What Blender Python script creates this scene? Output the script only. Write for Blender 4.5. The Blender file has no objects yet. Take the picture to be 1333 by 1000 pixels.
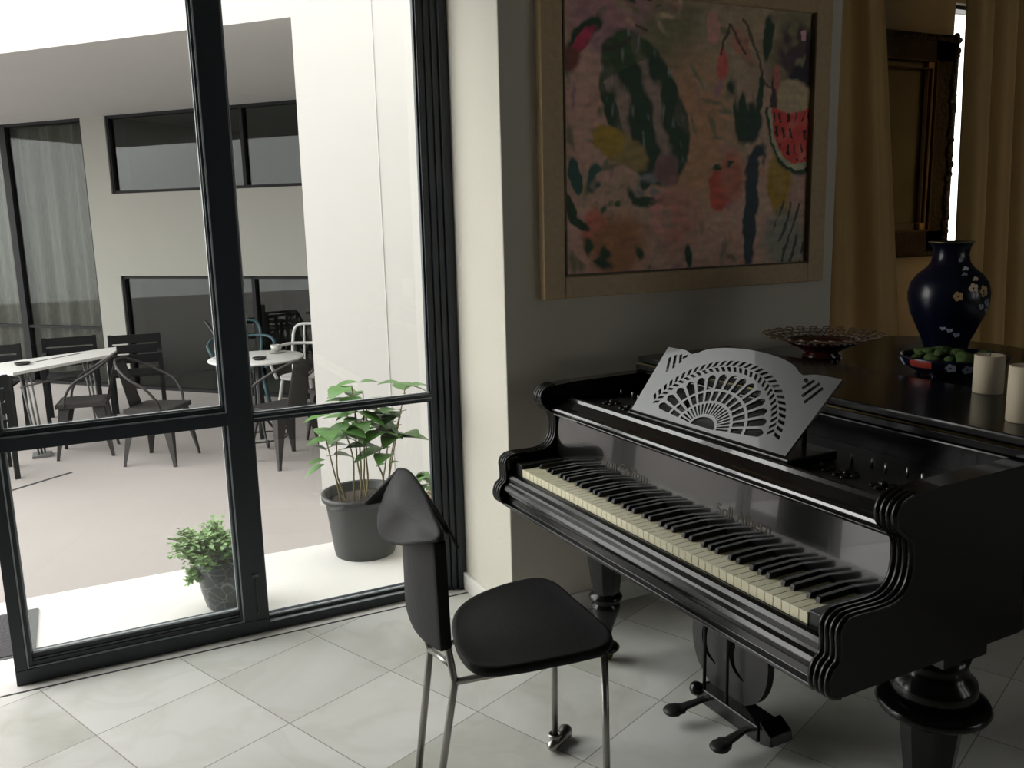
import bpy, bmesh, math, random
from mathutils import Vector, Matrix, noise
random.seed(7)
C = bpy.context.scene
COL = C.collection
R = math.radians
PI = math.pi

# ------------------------------------------------------------ camera, world, exposure
def make_camera():
    pitch, roll, yaw = R(10.59), R(-1.43), R(63.85)
    fh = Vector((math.cos(yaw), math.sin(yaw), 0)); r0 = Vector((math.sin(yaw), -math.cos(yaw), 0))
    fwd = fh*math.cos(pitch) + Vector((0, 0, -math.sin(pitch)))
    up0 = r0.cross(fwd)
    r = r0*math.cos(roll) + up0*math.sin(roll)
    u = -r0*math.sin(roll) + up0*math.cos(roll)
    cd = bpy.data.cameras.new('camera'); co = bpy.data.objects.new('camera', cd); COL.objects.link(co)
    m = Matrix((r, u, -fwd)).transposed().to_4x4(); m.translation = Vector((0, 0, 1.49))
    co.matrix_world = m
    cd.sensor_width = 36; cd.lens = 36*1150/1333; cd.clip_start = .02; cd.clip_end = 200
    C.camera = co
make_camera()
world = bpy.data.worlds.new('world'); C.world = world; world.use_nodes = True
def overcast_sky():
    # overcast sky, brighter where the sun stands behind the cloud (low, down the open end of the courtyard)
    nt = world.node_tree; bg = nt.nodes['Background']; az, el = R(154), R(26)
    tc = nt.nodes.new('ShaderNodeTexCoord'); dt = nt.nodes.new('ShaderNodeVectorMath'); dt.operation = 'DOT_PRODUCT'
    dt.inputs[1].default_value = (math.cos(az)*math.cos(el), math.sin(az)*math.cos(el), math.sin(el))
    nt.links.new(tc.outputs['Generated'], dt.inputs[0])
    mr = nt.nodes.new('ShaderNodeMapRange'); mr.interpolation_type = 'SMOOTHERSTEP'
    mr.inputs[1].default_value = math.cos(R(42)); mr.inputs[2].default_value = math.cos(R(8)); mr.inputs[3].default_value = SKY; mr.inputs[4].default_value = SKY+GLOW
    nt.links.new(dt.outputs['Value'], mr.inputs[0]); nt.links.new(mr.outputs[0], bg.inputs[1]); bg.inputs[0].default_value = (1.0, .99, .975, 1)
SKY, GLOW = .84, 1.05
overcast_sky()
C.view_settings.view_transform = 'Standard'; C.view_settings.look = 'None'
C.view_settings.gamma = 1; C.view_settings.exposure = 2.2
try: C.view_settings.use_curve_mapping = False
except Exception: pass

# ------------------------------------------------------------ materials
def s2l(c): return tuple(((v/255)/12.92 if v/255 <= .04045 else ((v/255+.055)/1.055)**2.4) for v in c)
def mat(name, col, rough=.5, metal=0, spec=.5, bump=0, bscale=20, var=0, vscale=5, coat=0, stretch=(1, 1, 1), alpha=None):
    m = bpy.data.materials.new(name); m.use_nodes = True; nt = m.node_tree; b = nt.nodes['Principled BSDF']
    b.inputs['Roughness'].default_value = rough; b.inputs['Metallic'].default_value = metal
    b.inputs['Specular IOR Level'].default_value = spec; b.inputs['Coat Weight'].default_value = coat
    b.inputs['Base Color'].default_value = (*col, 1)
    tc = nt.nodes.new('ShaderNodeTexCoord'); mp = nt.nodes.new('ShaderNodeMapping'); mp.inputs['Scale'].default_value = stretch
    nt.links.new(tc.outputs['Object'], mp.inputs[0])
    if var:
        n = nt.nodes.new('ShaderNodeTexNoise'); n.inputs['Scale'].default_value = vscale; n.inputs['Detail'].default_value = 6
        nt.links.new(mp.outputs[0], n.inputs['Vector'])
        mx = nt.nodes.new('ShaderNodeMix'); mx.data_type = 'RGBA'
        mx.inputs[6].default_value = (*[c*(1-var) for c in col], 1); mx.inputs[7].default_value = (*[min(1, c*(1+var)) for c in col], 1)
        nt.links.new(n.outputs[0], mx.inputs[0]); nt.links.new(mx.outputs[2], b.inputs['Base Color'])
    if bump:
        n = nt.nodes.new('ShaderNodeTexNoise'); n.inputs['Scale'].default_value = bscale; n.inputs['Detail'].default_value = 4
        nt.links.new(mp.outputs[0], n.inputs['Vector'])
        bp = nt.nodes.new('ShaderNodeBump'); bp.inputs['Strength'].default_value = bump; bp.inputs['Distance'].default_value = .01
        nt.links.new(n.outputs[0], bp.inputs['Height']); nt.links.new(bp.outputs[0], b.inputs['Normal'])
    return m
def glass_mat(name, tint=(1, 1, 1), k=1.0, ior=1.5):
    m = bpy.data.materials.new(name); m.use_nodes = True; nt = m.node_tree; nt.nodes.clear()
    o = nt.nodes.new('ShaderNodeOutputMaterial'); t = nt.nodes.new('ShaderNodeBsdfTransparent'); g = nt.nodes.new('ShaderNodeBsdfGlossy')
    t.inputs[0].default_value = (*tint, 1); g.inputs[0].default_value = (k, k, k, 1); g.inputs['Roughness'].default_value = .0
    # Schlick reflectance, the same from both sides of the pane
    ge = nt.nodes.new('ShaderNodeNewGeometry'); dp = nt.nodes.new('ShaderNodeVectorMath'); dp.operation = 'DOT_PRODUCT'
    nt.links.new(ge.outputs['Normal'], dp.inputs[0]); nt.links.new(ge.outputs['Incoming'], dp.inputs[1])
    def mth(op, a, b=None):
        q = nt.nodes.new('ShaderNodeMath'); q.operation = op
        for i, w in enumerate((a, b)):
            if w is None: continue
            if isinstance(w, (int, float)): q.inputs[i].default_value = w
            else: nt.links.new(w, q.inputs[i])
        return q.outputs[0]
    r0 = ((ior-1)/(ior+1))**2
    fr_ = mth('ADD', mth('MULTIPLY', mth('POWER', mth('SUBTRACT', 1.0, mth('ABSOLUTE', dp.outputs['Value'])), 5.0), 1-r0), r0)
    x = nt.nodes.new('ShaderNodeMixShader'); nt.links.new(fr_, x.inputs[0]); nt.links.new(t.outputs[0], x.inputs[1]); nt.links.new(g.outputs[0], x.inputs[2])
    nt.links.new(x.outputs[0], o.inputs[0]); return m

M = {}
M['plaster'] = mat('plaster', (.60, .565, .49), .85, bump=.08, bscale=60, var=.03, vscale=3)
M['ext_white'] = mat('exterior_white', (.43, .416, .398), .9, bump=.05, bscale=40, var=.03, vscale=1.5)
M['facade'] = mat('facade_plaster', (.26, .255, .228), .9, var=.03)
M['soffit'] = mat('soffit_plaster', (.48, .47, .46), .9, var=.04, vscale=.6)
M['ceiling'] = mat('ceiling_paint', (.26, .25, .22), .9)
M['far_wall'] = mat('dim_wall_paint', (.10, .09, .075), .9)
M['frame'] = mat('dark_blue_metal', (.016, .023, .032), .4, spec=.5)
M['edge_highlight'] = mat('metal_highlight', (.42, .45, .47), .35, spec=.6)  # pale bead colour carries the highlight lines of the dark frames
M['glass'] = glass_mat('clear_glass', (.97, .985, .975))
M['glass_dark'] = glass_mat('tinted_glass', (.60, .63, .61), .7, 1.5)
M['glass_soft'] = glass_mat('facade_glass', (.85, .87, .85), .5, 1.4)
M['slab'] = mat('white_threshold_marble', (.62, .60, .57), .5, var=.06, vscale=4)
M['terrace'] = mat('terrace_concrete', (.29, .262, .248), .85, var=.07, vscale=1.2, bump=.05, bscale=30)
M['black_lacquer'] = mat('black_lacquer', (.005, .005, .005), .21, spec=.30, coat=.08, var=.4, vscale=2, bump=.02, bscale=9)
M['black_satin'] = mat('black_satin', (.007, .007, .007), .42, spec=.35)
M['gloss_lacquer'] = mat('polished_black_lacquer', (.006, .006, .006), .16, spec=.55, coat=.5, bump=.03, bscale=7)
M['lyre_black'] = mat('worn_ebonised_wood', (.014, .013, .012), .45, spec=.4)
M['desk_lacquer'] = mat('sheen_black_lacquer', (.040, .040, .039), .36, spec=.7, coat=.3, bump=.03, bscale=60)  # black lacquer with the grey sheen of window light put into its base colour
M['iron_dark'] = mat('black_iron', (.012, .012, .012), .5, spec=.4)
M['ivory'] = mat('aged_ivory', (.74, .70, .50), .35, var=.07, vscale=9)
M['ebony'] = mat('ebony', (.006, .006, .006), .42, spec=.35)
M['brass'] = mat('dull_brass', (.22, .18, .08), .4, metal=1)
M['gilt'] = mat('faded_gilt', (.045, .036, .024), .5, metal=.2)
M['leather'] = mat('black_leather', (.009, .0095, .010), .58, spec=.22, bump=.08, bscale=90)
M['steel'] = mat('brushed_steel', (.33, .32, .30), .33, metal=1, bump=.03, bscale=50)
M['grey_paint'] = mat('grey_metal', (.030, .027, .026), .6, spec=.3)
M['black_metal'] = mat('black_metal', (.008, .008, .009), .7, spec=.2)
M['teal'] = mat('teal_metal', (.03, .075, .085), .5)
M['white_metal'] = mat('white_metal', (.5, .49, .47), .45)
M['table_white'] = mat('white_stone_top', (.56, .55, .53), .4, var=.08, vscale=6)
M['seam'] = mat('dark_joint', (.02, .02, .02), .7)
M['galv'] = mat('galvanised_steel', (.14, .14, .135), .55, metal=.3)
M['pot_black'] = mat('black_plastic', (.013, .014, .014), .5)
M['soil'] = mat('soil', (.03, .022, .015), .95, bump=.8, bscale=60)
M['terracotta'] = mat('terracotta', (.55, .38, .28), .85)
M['stem'] = mat('stem', (.20, .16, .07), .7)
M['leaf_big'] = mat('broad_leaf', (.07, .17, .035), .4, var=.5, vscale=6, spec=.6)
M['leaf_small'] = mat('small_leaf', (.19, .32, .11), .5, var=.5, vscale=25)
M['curtain'] = mat('ochre_curtain', (.48, .31, .125), .85, bump=.12, bscale=250, var=.15, vscale=3, stretch=(6, 6, .4))
M['grey_curtain'] = mat('grey_weave', (.12, .115, .105), .9, var=.6, vscale=28, stretch=(3, 3, .5))
M['frame_wood'] = mat('pale_wood', (.50, .36, .20), .5, var=.2, vscale=8, stretch=(6, 6, 6))
M['carved'] = mat('carved_dark_wood', (.025, .018, .012), .45, bump=.9, bscale=45)
M['gilt_line'] = mat('worn_gold_leaf', (.10, .07, .03), .5, metal=.2)
M['cobalt'] = mat('cobalt_enamel', (.003, .004, .015), .28, spec=.3, coat=.1)
M['wax'] = mat('cream_wax', (.46, .39, .28), .65, var=.03, vscale=30, bump=.05, bscale=60)
M['ruby'] = mat('ruby_glass', (.05, .009, .008), .2, spec=.5, var=.5, vscale=60)
M['moss'] = mat('moss', (.045, .08, .015), .9, bump=.6, bscale=80, var=.5, vscale=40)
M['red_enamel'] = mat('red_enamel', (.25, .03, .02), .3)
M['blossom'] = mat('blossom_enamel', (.50, .34, .16), .35)
M['blossom_pale'] = mat('pale_blossom_enamel', (.30, .33, .42), .35)
M['mat_fibre'] = mat('grey_coir', (.045, .042, .045), .95, bump=.6, bscale=120)
M['mat_edge'] = mat('mat_rubber_edge', (.075, .08, .08), .6)
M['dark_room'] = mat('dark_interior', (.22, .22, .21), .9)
M['mirror'] = mat('old_mirror', (.11, .11, .10), .28, metal=1, var=.15, vscale=4)
M['baseboard'] = mat('marble_baseboard', (.70, .68, .63), .4, var=.04, vscale=5)
M['canopy'] = mat('china_white', (.42, .41, .38), .35)

def marble_floor():
    m = bpy.data.materials.new('marble_tiles'); m.use_nodes = True; nt = m.node_tree; b = nt.nodes['Principled BSDF']; N = nt.nodes.new; L = nt.links.new
    tc = N('ShaderNodeTexCoord'); mp = N('ShaderNodeMapping'); mp.vector_type = 'TEXTURE'
    mp.inputs['Location'].default_value = (.2965, 2.882, 0); mp.inputs['Rotation'].default_value = (0, 0, R(22.6))
    L(tc.outputs['Object'], mp.inputs[0])
    br = N('ShaderNodeTexBrick'); br.offset = 0; br.squash = 1
    br.inputs['Scale'].default_value = 1; br.inputs['Brick Width'].default_value = .405; br.inputs['Row Height'].default_value = .403
    br.inputs['Mortar Size'].default_value = .0022; br.inputs['Mortar Smooth'].default_value = .4; br.inputs['Bias'].default_value = 0
    br.inputs['Color1'].default_value = (0, 0, 0, 1); br.inputs['Color2'].default_value = (1, 1, 1, 1); br.inputs['Mortar'].default_value = (.5, .5, .5, 1)
    L(mp.outputs[0], br.inputs['Vector'])
    # per-tile offset of the veins
    va = N('ShaderNodeVectorMath'); va.operation = 'MULTIPLY_ADD'; va.inputs[1].default_value = (7, 5, 3)
    L(br.outputs['Color'], va.inputs[0]); L(tc.outputs['Object'], va.inputs[2])
    n1 = N('ShaderNodeTexNoise'); n1.inputs['Scale'].default_value = 2.6; n1.inputs['Detail'].default_value = 8; n1.inputs['Distortion'].default_value = .9
    n2 = N('ShaderNodeTexNoise'); n2.inputs['Scale'].default_value = 1.3; n2.inputs['Detail'].default_value = 5; n2.inputs['Distortion'].default_value = .6
    L(va.outputs[0], n1.inputs['Vector']); L(va.outputs[0], n2.inputs['Vector'])
    r1 = N('ShaderNodeValToRGB'); e = r1.color_ramp.elements; e[0].position = .30; e[0].color = (.40, .405, .34, 1); e[1].position = .56; e[1].color = (.64, .64, .61, 1)
    k = r1.color_ramp.elements.new(.45); k.color = (.57, .57, .525, 1)
    L(n2.outputs[0], r1.inputs[0])
    r2 = N('ShaderNodeValToRGB'); e = r2.color_ramp.elements; e[0].position = .44; e[0].color = (1, 1, 1, 1); e[1].position = .56; e[1].color = (1, 1, 1, 1)
    k = r2.color_ramp.elements.new(.5); k.color = (.80, .775, .72, 1); L(n1.outputs[0], r2.inputs[0])
    mu = N('ShaderNodeMix'); mu.data_type = 'RGBA'; mu.blend_type = 'MULTIPLY'; mu.inputs[0].default_value = .30
    L(r1.outputs[0], mu.inputs[6]); L(r2.outputs[0], mu.inputs[7])
    hs = N('ShaderNodeHueSaturation'); sx = N('ShaderNodeMapRange'); sx.inputs[3].default_value = .92; sx.inputs[4].default_value = 1.06
    L(br.outputs['Color'], sx.inputs[0]); L(sx.outputs[0], hs.inputs['Value']); L(mu.outputs[2], hs.inputs['Color'])
    mo = N('ShaderNodeMix'); mo.data_type = 'RGBA'; mo.inputs[7].default_value = (.26, .25, .22, 1)
    L(br.outputs['Fac'], mo.inputs[0]); L(hs.outputs[0], mo.inputs[6]); L(mo.outputs[2], b.inputs['Base Color'])
    b.inputs['Roughness'].default_value = .32; b.inputs['Specular IOR Level'].default_value = .45
    return m
M['floor'] = marble_floor()

def crackle(name):
    m = mat(name, (.02, .022, .024), .3); nt = m.node_tree; b = nt.nodes['Principled BSDF']
    tc = nt.nodes.new('ShaderNodeTexCoord'); v = nt.nodes.new('ShaderNodeTexVoronoi'); v.feature = 'DISTANCE_TO_EDGE'; v.inputs['Scale'].default_value = 22
    r = nt.nodes.new('ShaderNodeValToRGB'); r.color_ramp.elements[0].color = (.17, .20, .20, 1); r.color_ramp.elements[1].position = .035; r.color_ramp.elements[1].color = (.013, .016, .017, 1)
    nt.links.new(tc.outputs['Object'], v.inputs['Vector']); nt.links.new(v.outputs[0], r.inputs[0]); nt.links.new(r.outputs[0], b.inputs['Base Color'])
    return m
M['crackle'] = crackle('veined_black_ceramic')

# ------------------------------------------------------------ helpers
def tag(o, label=None, cat=None, group=None, kind=None):
    if label: o['label'] = label
    if cat: o['category'] = cat
    if group: o['group'] = group
    if kind: o['kind'] = kind
    return o
def empty(name, loc=(0, 0, 0), rz=0, label=None, cat=None, group=None):
    o = bpy.data.objects.new(name, None); COL.objects.link(o); o.location = loc; o.rotation_euler = (0, 0, rz); o.empty_display_size = .1
    return tag(o, label, cat, group)
def copy_tree(o, parent=None):
    c = o.copy(); COL.objects.link(c)
    if parent: c.parent = parent
    for ch in list(o.children): copy_tree(ch, c)
    return c

class MB:
    def __init__(s): s.v = []; s.f = []; s.sm = []
    def add(s, vs, fs, smooth=False):
        b = len(s.v); s.v += [tuple(p) for p in vs]; s.f += [tuple(i+b for i in f) for f in fs]; s.sm += [smooth]*len(fs); return s
    def box(s, lo, hi, mtx=None):
        x0, y0, z0 = lo; x1, y1, z1 = hi
        vs = [(x0, y0, z0), (x1, y0, z0), (x1, y1, z0), (x0, y1, z0), (x0, y0, z1), (x1, y0, z1), (x1, y1, z1), (x0, y1, z1)]
        if mtx: vs = [mtx @ Vector(p) for p in vs]
        return s.add(vs, [(0, 3, 2, 1), (4, 5, 6, 7), (0, 1, 5, 4), (1, 2, 6, 5), (2, 3, 7, 6), (3, 0, 4, 7)])
    def prism(s, poly, lo, hi, f):
        """poly of (a,b); f(a,b,t) -> xyz; extrude t from lo to hi"""
        n = len(poly)
        vs = [f(a, b, lo) for a, b in poly]+[f(a, b, hi) for a, b in poly]
        fs = [tuple(range(n)), tuple(range(2*n-1, n-1, -1))]+[(i, i+n, (i+1) % n+n, (i+1) % n) for i in range(n)]
        return s.add(vs, fs)
    def tube(s, pts, r, n=8, closed=False, cap=True):
        pts = [Vector(p) for p in pts]; m = len(pts); rr = r if isinstance(r, (list, tuple)) else [r]*m
        vs = []; prev = None
        for i, p in enumerate(pts):
            if closed: t = pts[(i+1) % m]-pts[i-1]
            else: t = (pts[min(i+1, m-1)]-pts[max(i-1, 0)])
            t = t.normalized() if t.length > 1e-9 else Vector((0, 0, 1))
            if prev is None:
                a = Vector((0, 0, 1)) if abs(t.z) < .9 else Vector((1, 0, 0))
                u = t.cross(a).normalized()
            else:
                u = (prev-t*prev.dot(t)).normalized()
            prev = u; w = t.cross(u)
            for k in range(n):
                an = 2*PI*(k+.5)/n; vs.append(p+(u*math.cos(an)+w*math.sin(an))*rr[i])
        fs = []
        for i in range(m if closed else m-1):
            j = (i+1) % m
            for k in range(n): fs.append((i*n+k, i*n+(k+1) % n, j*n+(k+1) % n, j*n+k))
        if cap and not closed: fs += [tuple(range(n))[::-1], tuple(range((m-1)*n, m*n))]
        return s.add(vs, fs, n > 4)
    def lathe(s, prof, c=(0, 0, 0), n=32, smooth=True, rf=None, mtx=None):
        vs = []; m = len(prof)
        for r, z in prof:
            for k in range(n):
                a = 2*PI*k/n; q = r*(rf(a, z) if rf else 1)
                vs.append((c[0]+q*math.cos(a), c[1]+q*math.sin(a), c[2]+z))
        if mtx: vs = [mtx @ Vector(p) for p in vs]
        fs = []
        for i in range(m-1):
            for k in range(n): fs.append((i*n+k, i*n+(k+1) % n, (i+1)*n+(k+1) % n, (i+1)*n+k))
        fs += [tuple(range(n))[::-1], tuple(range((m-1)*n, m*n))]
        return s.add(vs, fs, smooth)
    def grid(s, fn, nu, nv, smooth=True):
        vs = [fn(i/nu, j/nv) for i in range(nu+1) for j in range(nv+1)]
        fs = [(i*(nv+1)+j, (i+1)*(nv+1)+j, (i+1)*(nv+1)+j+1, i*(nv+1)+j+1) for i in range(nu) for j in range(nv)]
        return s.add(vs, fs, smooth)
    def ball(s, c, r, n=12, sc=(1, 1, 1)):
        prof = [(max(.0005, r*math.sin(PI*i/8)), -r*math.cos(PI*i/8)) for i in range(9)]
        m = Matrix.Translation(c) @ Matrix.Diagonal((*sc, 1))
        return s.lathe(prof, n=n, mtx=m)
    def build(s, name, material, parent=None, bevel=0, solid=0, sub=0, label=None, autosmooth=False):
        me = bpy.data.meshes.new(name); me.from_pydata(s.v, [], s.f); me.update()
        for p, q in zip(me.polygons, s.sm): p.use_smooth = q
        bm = bmesh.new(); bm.from_mesh(me); bmesh.ops.recalc_face_normals(bm, faces=bm.faces); bm.to_mesh(me); bm.free()
        o = bpy.data.objects.new(name, me); COL.objects.link(o)
        me.materials.append(M[material] if isinstance(material, str) else material)
        if parent: o.parent = parent
        if solid: d = o.modifiers.new('s', 'SOLIDIFY'); d.thickness = solid; d.offset = 0
        if sub: d = o.modifiers.new('u', 'SUBSURF'); d.levels = sub; d.render_levels = sub
        if bevel: d = o.modifiers.new('b', 'BEVEL'); d.width = bevel; d.segments = 2; d.limit_method = 'ANGLE'; d.angle_limit = R(40)
        if label: o['label'] = label
        return o
def struct(mb, name, material, bevel=0, parent=None, **k):
    o = mb.build(name, material, parent, bevel=bevel, **k)
    if not parent: o['kind'] = 'structure'
    return o
def bx(lo, hi): return MB().box(lo, hi)
def arc(c, r, a0, a1, n=10): return [(c[0]+r*math.cos(a0+(a1-a0)*i/n), c[1]+r*math.sin(a0+(a1-a0)*i/n)) for i in range(n+1)]
def smooth_path(pts, n=6):
    pts = [Vector(p) for p in pts]; out = []
    for i in range(len(pts)-1):
        p0 = pts[max(i-1, 0)]; p1 = pts[i]; p2 = pts[i+1]; p3 = pts[min(i+2, len(pts)-1)]
        for k in range(n):
            t = k/n
            out.append(.5*((2*p1)+(-p0+p2)*t+(2*p0-5*p1+4*p2-p3)*t*t+(-p0+3*p1-3*p2+p3)*t**3))
    out.append(pts[-1]); return out
def plate_with_holes(name, outer, holes, thick, material, parent, mtx):
    cu = bpy.data.curves.new(name, 'CURVE'); cu.dimensions = '2D'; cu.fill_mode = 'BOTH'; cu.extrude = thick/2
    for poly in [outer]+holes:
        sp = cu.splines.new('POLY'); sp.points.add(len(poly)-1)
        for p, q in zip(sp.points, poly): p.co = (q[0], q[1], 0, 1)
        sp.use_cyclic_u = True
    tmp = bpy.data.objects.new('tmp', cu); COL.objects.link(tmp)
    dg = bpy.context.evaluated_depsgraph_get(); me = bpy.data.meshes.new_from_object(tmp.evaluated_get(dg))
    bpy.data.objects.remove(tmp); me.name = name
    me.transform(mtx); me.materials.clear(); me.materials.append(M[material])
    o = bpy.data.objects.new(name, me); COL.objects.link(o); o.parent = parent
    return o
def text_mesh(txt, size, thick, mtx, name, material, parent):
    cu = bpy.data.curves.new(name, 'FONT'); cu.body = txt; cu.size = size; cu.extrude = thick; cu.align_x = 'CENTER'
    tmp = bpy.data.objects.new('tmp', cu); COL.objects.link(tmp)
    dg = bpy.context.evaluated_depsgraph_get(); me = bpy.data.meshes.new_from_object(tmp.evaluated_get(dg)); bpy.data.objects.remove(tmp)
    me.transform(mtx); me.materials.clear(); me.materials.append(M[material]); me.name = name
    o = bpy.data.objects.new(name, me); COL.objects.link(o); o.parent = parent; return o

# ------------------------------------------------------------ the room shell
GY = 3.17      # glass wall
WY = 2.76      # painting wall
TZ = -.33      # courtyard level
CZ = 2.80      # ceiling
struct(bx((-3.4, -3.2, -.12), (6.2, 3.42, 0)), 'floor', 'floor')
struct(bx((-3.4, -3.2, CZ), (6.2, 3.42, CZ+.2)), 'ceiling', 'ceiling')
struct(bx((-3.6, -3.4, -.12), (-3.4, 3.42, CZ+.2)), 'wall_left', 'far_wall')
struct(MB().box((-3.6, -3.4, -.12), (3.8, -3.2, CZ+.2)).box((6.05, -3.4, -.12), (6.4, -3.2, CZ+.2)).box((3.8, -3.4, -.12), (6.05, -3.2, .8)).box((3.8, -3.4, 2.5), (6.05, -3.2, CZ+.2)), 'wall_back', 'far_wall')
w6 = bpy.data.objects.new('added_window', None); COL.objects.link(w6); w6['kind'] = 'structure'  # unseen window, added behind the camera to brighten the right side
struct(MB().box((3.8, -3.33, .8), (3.85, -3.27, 2.5)).box((6.0, -3.33, .8), (6.05, -3.27, 2.5)).box((4.55, -3.33, .8), (5.25, -3.27, 2.5)).box((3.8, -3.33, .8), (6.05, -3.27, .85)).box((3.8, -3.33, 2.45), (6.05, -3.27, 2.5)), 'window_frame', 'frame', parent=w6)  # middle bar made wide to hold back some of the added daylight
struct(MB().box((3.82, -3.303, .82), (6.03, -3.297, 2.48)), 'glass_pane', 'glass', parent=w6)
struct(bx((6.2, -3.4, -.12), (6.4, 3.42, CZ+.2)), 'wall_right', 'far_wall')
pw = MB().prism([(1.322, 3.42), (1.322, 3.17), (1.335, WY), (2.87, WY), (2.87, 3.42)], 0, CZ, lambda a, b, t: (a, b, t))
struct(pw, 'wall_painting', 'plaster', bevel=.004)
rw = MB().box((2.87, 3.40, 0), (4.35, 3.6, CZ)).box((4.35, 3.40, 0), (4.95, 3.6, .9)).box((4.35, 3.40, 2.56), (4.95, 3.6, CZ)).box((4.95, 3.40, 0), (6.4, 3.6, CZ))
struct(rw, 'wall_recess', 'plaster')
# left of the opening, beyond the frame of the photo
struct(MB().box((-3.4, GY, 0), (-2.3, GY+.25, CZ)), 'wall_front', 'plaster')
struct(MB().box((-2.3, GY, 2.62), (1.322, GY+.25, CZ)), 'trim_1', 'plaster')
bb = MB().box((1.3075, 2.748, 0), (1.34, 3.165, .075)).box((1.32, WY-.014, 0), (2.87, WY+.01, .075))
struct(bb, 'baseboard_right', 'baseboard', bevel=.003)
# floor groove in front of the glass
struct(MB().box((-3.4, 3.118, -.001), (1.31, 3.126, .0012)), 'trim_2', 'seam')
struct(MB().box((-3.4, 3.126, -.004), (1.31, 3.42, .0008)), 'trim_3', 'slab')

# ------------------------------------------------------------ steel framed sliding door leaf and fixed pane
def rib(mb, x0, x1, z0, z1, y0=GY, y1=GY+.055): return mb.box((x0, y0, z0), (x1, y1, z1))
door = bpy.data.objects.new('door_1', None); COL.objects.link(door); door['kind'] = 'structure'
fr = MB()
rib(fr, -.305, -.268, .052, 2.55); rib(fr, -.268, -.252, .05, 2.6, GY+.012, GY+.05)
rib(fr, .438, .524, .052, 2.55); rib(fr, .425, .438, .05, 2.6, GY+.012, GY+.05)
rib(fr, -.305, .524, .0, .052)
rib(fr, -.267, .437, .0521, .072, GY+.014, GY+.055); rib(fr, -.267, .437, .072, .096, GY+.03, GY+.06)
rib(fr, -.305, .524, 2.55, 2.62)
rib(fr, -.2679, .4379, .796, .842); rib(fr, -.2679, .4379, .8421, .862, GY+.014, GY+.05)
struct(fr, 'door_frame', 'frame', bevel=.002, parent=door)
bd = MB()  # pale strips along stiles and rails, coloured as their highlights
for z0, z1 in ((.096, .795), (.862, 2.55)):
    for a in (0,):
        bd.box((-.252, GY+.022, z0), (-.247, GY+.034, z1)); bd.box((.420, GY+.022, z0), (.425, GY+.034, z1)); bd.box((-.252, GY+.022, z0), (.425, GY+.034, z0+.006))
bd.box((-.268, GY+.006, .050), (.438, GY+.013, .055)).box((-.268, GY+.022, .071), (.425, GY+.029, .075)).box((-.268, GY+.006, .840), (.438, GY+.013, .845))
bd.box((.434, GY+.004, .05), (.438, GY+.012, 2.55)).box((-.268, GY+.004, .05), (-.264, GY+.012, 2.55))
struct(bd, 'bead_highlight', 'edge_highlight', parent=door)
struct(MB().box((-.25, GY+.038, .09), (.424, GY+.043, .80)), 'glass_pane', 'glass', parent=door)
struct(MB().box((-.25, GY+.038, .86), (.424, GY+.043, 2.56)), 'glass_pane', 'glass', parent=door)
bo = MB().box((.476, GY-.006, .222), (.500, GY, .232)).tube([(.488, GY-.005, .088), (.488, GY-.005, .222)], .0022, 6).ball((.486, GY-.004, .084), .005)
struct(bo, 'door_bolt', 'galv', parent=door)
win = bpy.data.objects.new('window_1', None); COL.objects.link(win); win['kind'] = 'structure'
fr = MB()
for i, (x0, x1, y0) in enumerate(((1.212, 1.238, .02), (1.240, 1.262, .010), (1.264, 1.284, .0), (1.287, 1.322, -.012))): rib(fr, x0, x1, .0, 2.62, GY+y0, GY+.07)
rib(fr, 1.205, 1.212, .05, 2.6, GY+.03, GY+.05)
rib(fr, .5245, 1.2115, .0, .036, GY+.0, GY+.06); rib(fr, .5245, 1.2115, .0361, .054, GY+.02, GY+.06)
rib(fr, .5245, 1.2115, .796, .826, GY+.005, GY+.055)
rib(fr, .5245, 1.2115, 2.55, 2.62); rib(fr, .5245, .530, .05, 2.55, GY+.02, GY+.05)
struct(fr, 'window_frame', 'frame', bevel=.0015, parent=win)
bd = MB().box((.530, GY+.024, .826), (1.208, GY+.034, .831)).box((.530, GY+.024, .826), (.534, GY+.034, 2.55)).box((.530, GY+.018, .052), (1.208, GY+.028, .057)).box((.530, GY+.002, .810), (1.208, GY+.0055, .813)).box((.530, GY-.001, .036), (1.208, GY+.02, .039))
struct(bd, 'bead_highlight', 'edge_highlight', parent=win)
struct(MB().box((.524, GY+.038, .05), (1.21, GY+.043, .80)), 'glass_pane', 'glass', parent=win)
struct(MB().box((.524, GY+.038, .824), (1.21, GY+.043, 2.56)), 'glass_pane', 'glass', parent=win)

# window slit in the recess
w2 = bpy.data.objects.new('window_2', None); COL.objects.link(w2); w2['kind'] = 'structure'
struct(MB().box((4.35, 3.50, .9), (4.358, 3.56, 2.56)).box((4.925, 3.44, .9), (4.95, 3.50, 2.56)).box((4.35, 3.44, .9), (4.95, 3.50, .93)).box((4.35, 3.44, 2.54), (4.95, 3.50, 2.56)), 'window_frame', 'frame', parent=w2)
struct(MB().box((4.352, 3.468, .92), (4.93, 3.473, 2.54)), 'glass_pane', 'glass', parent=w2)

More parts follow.
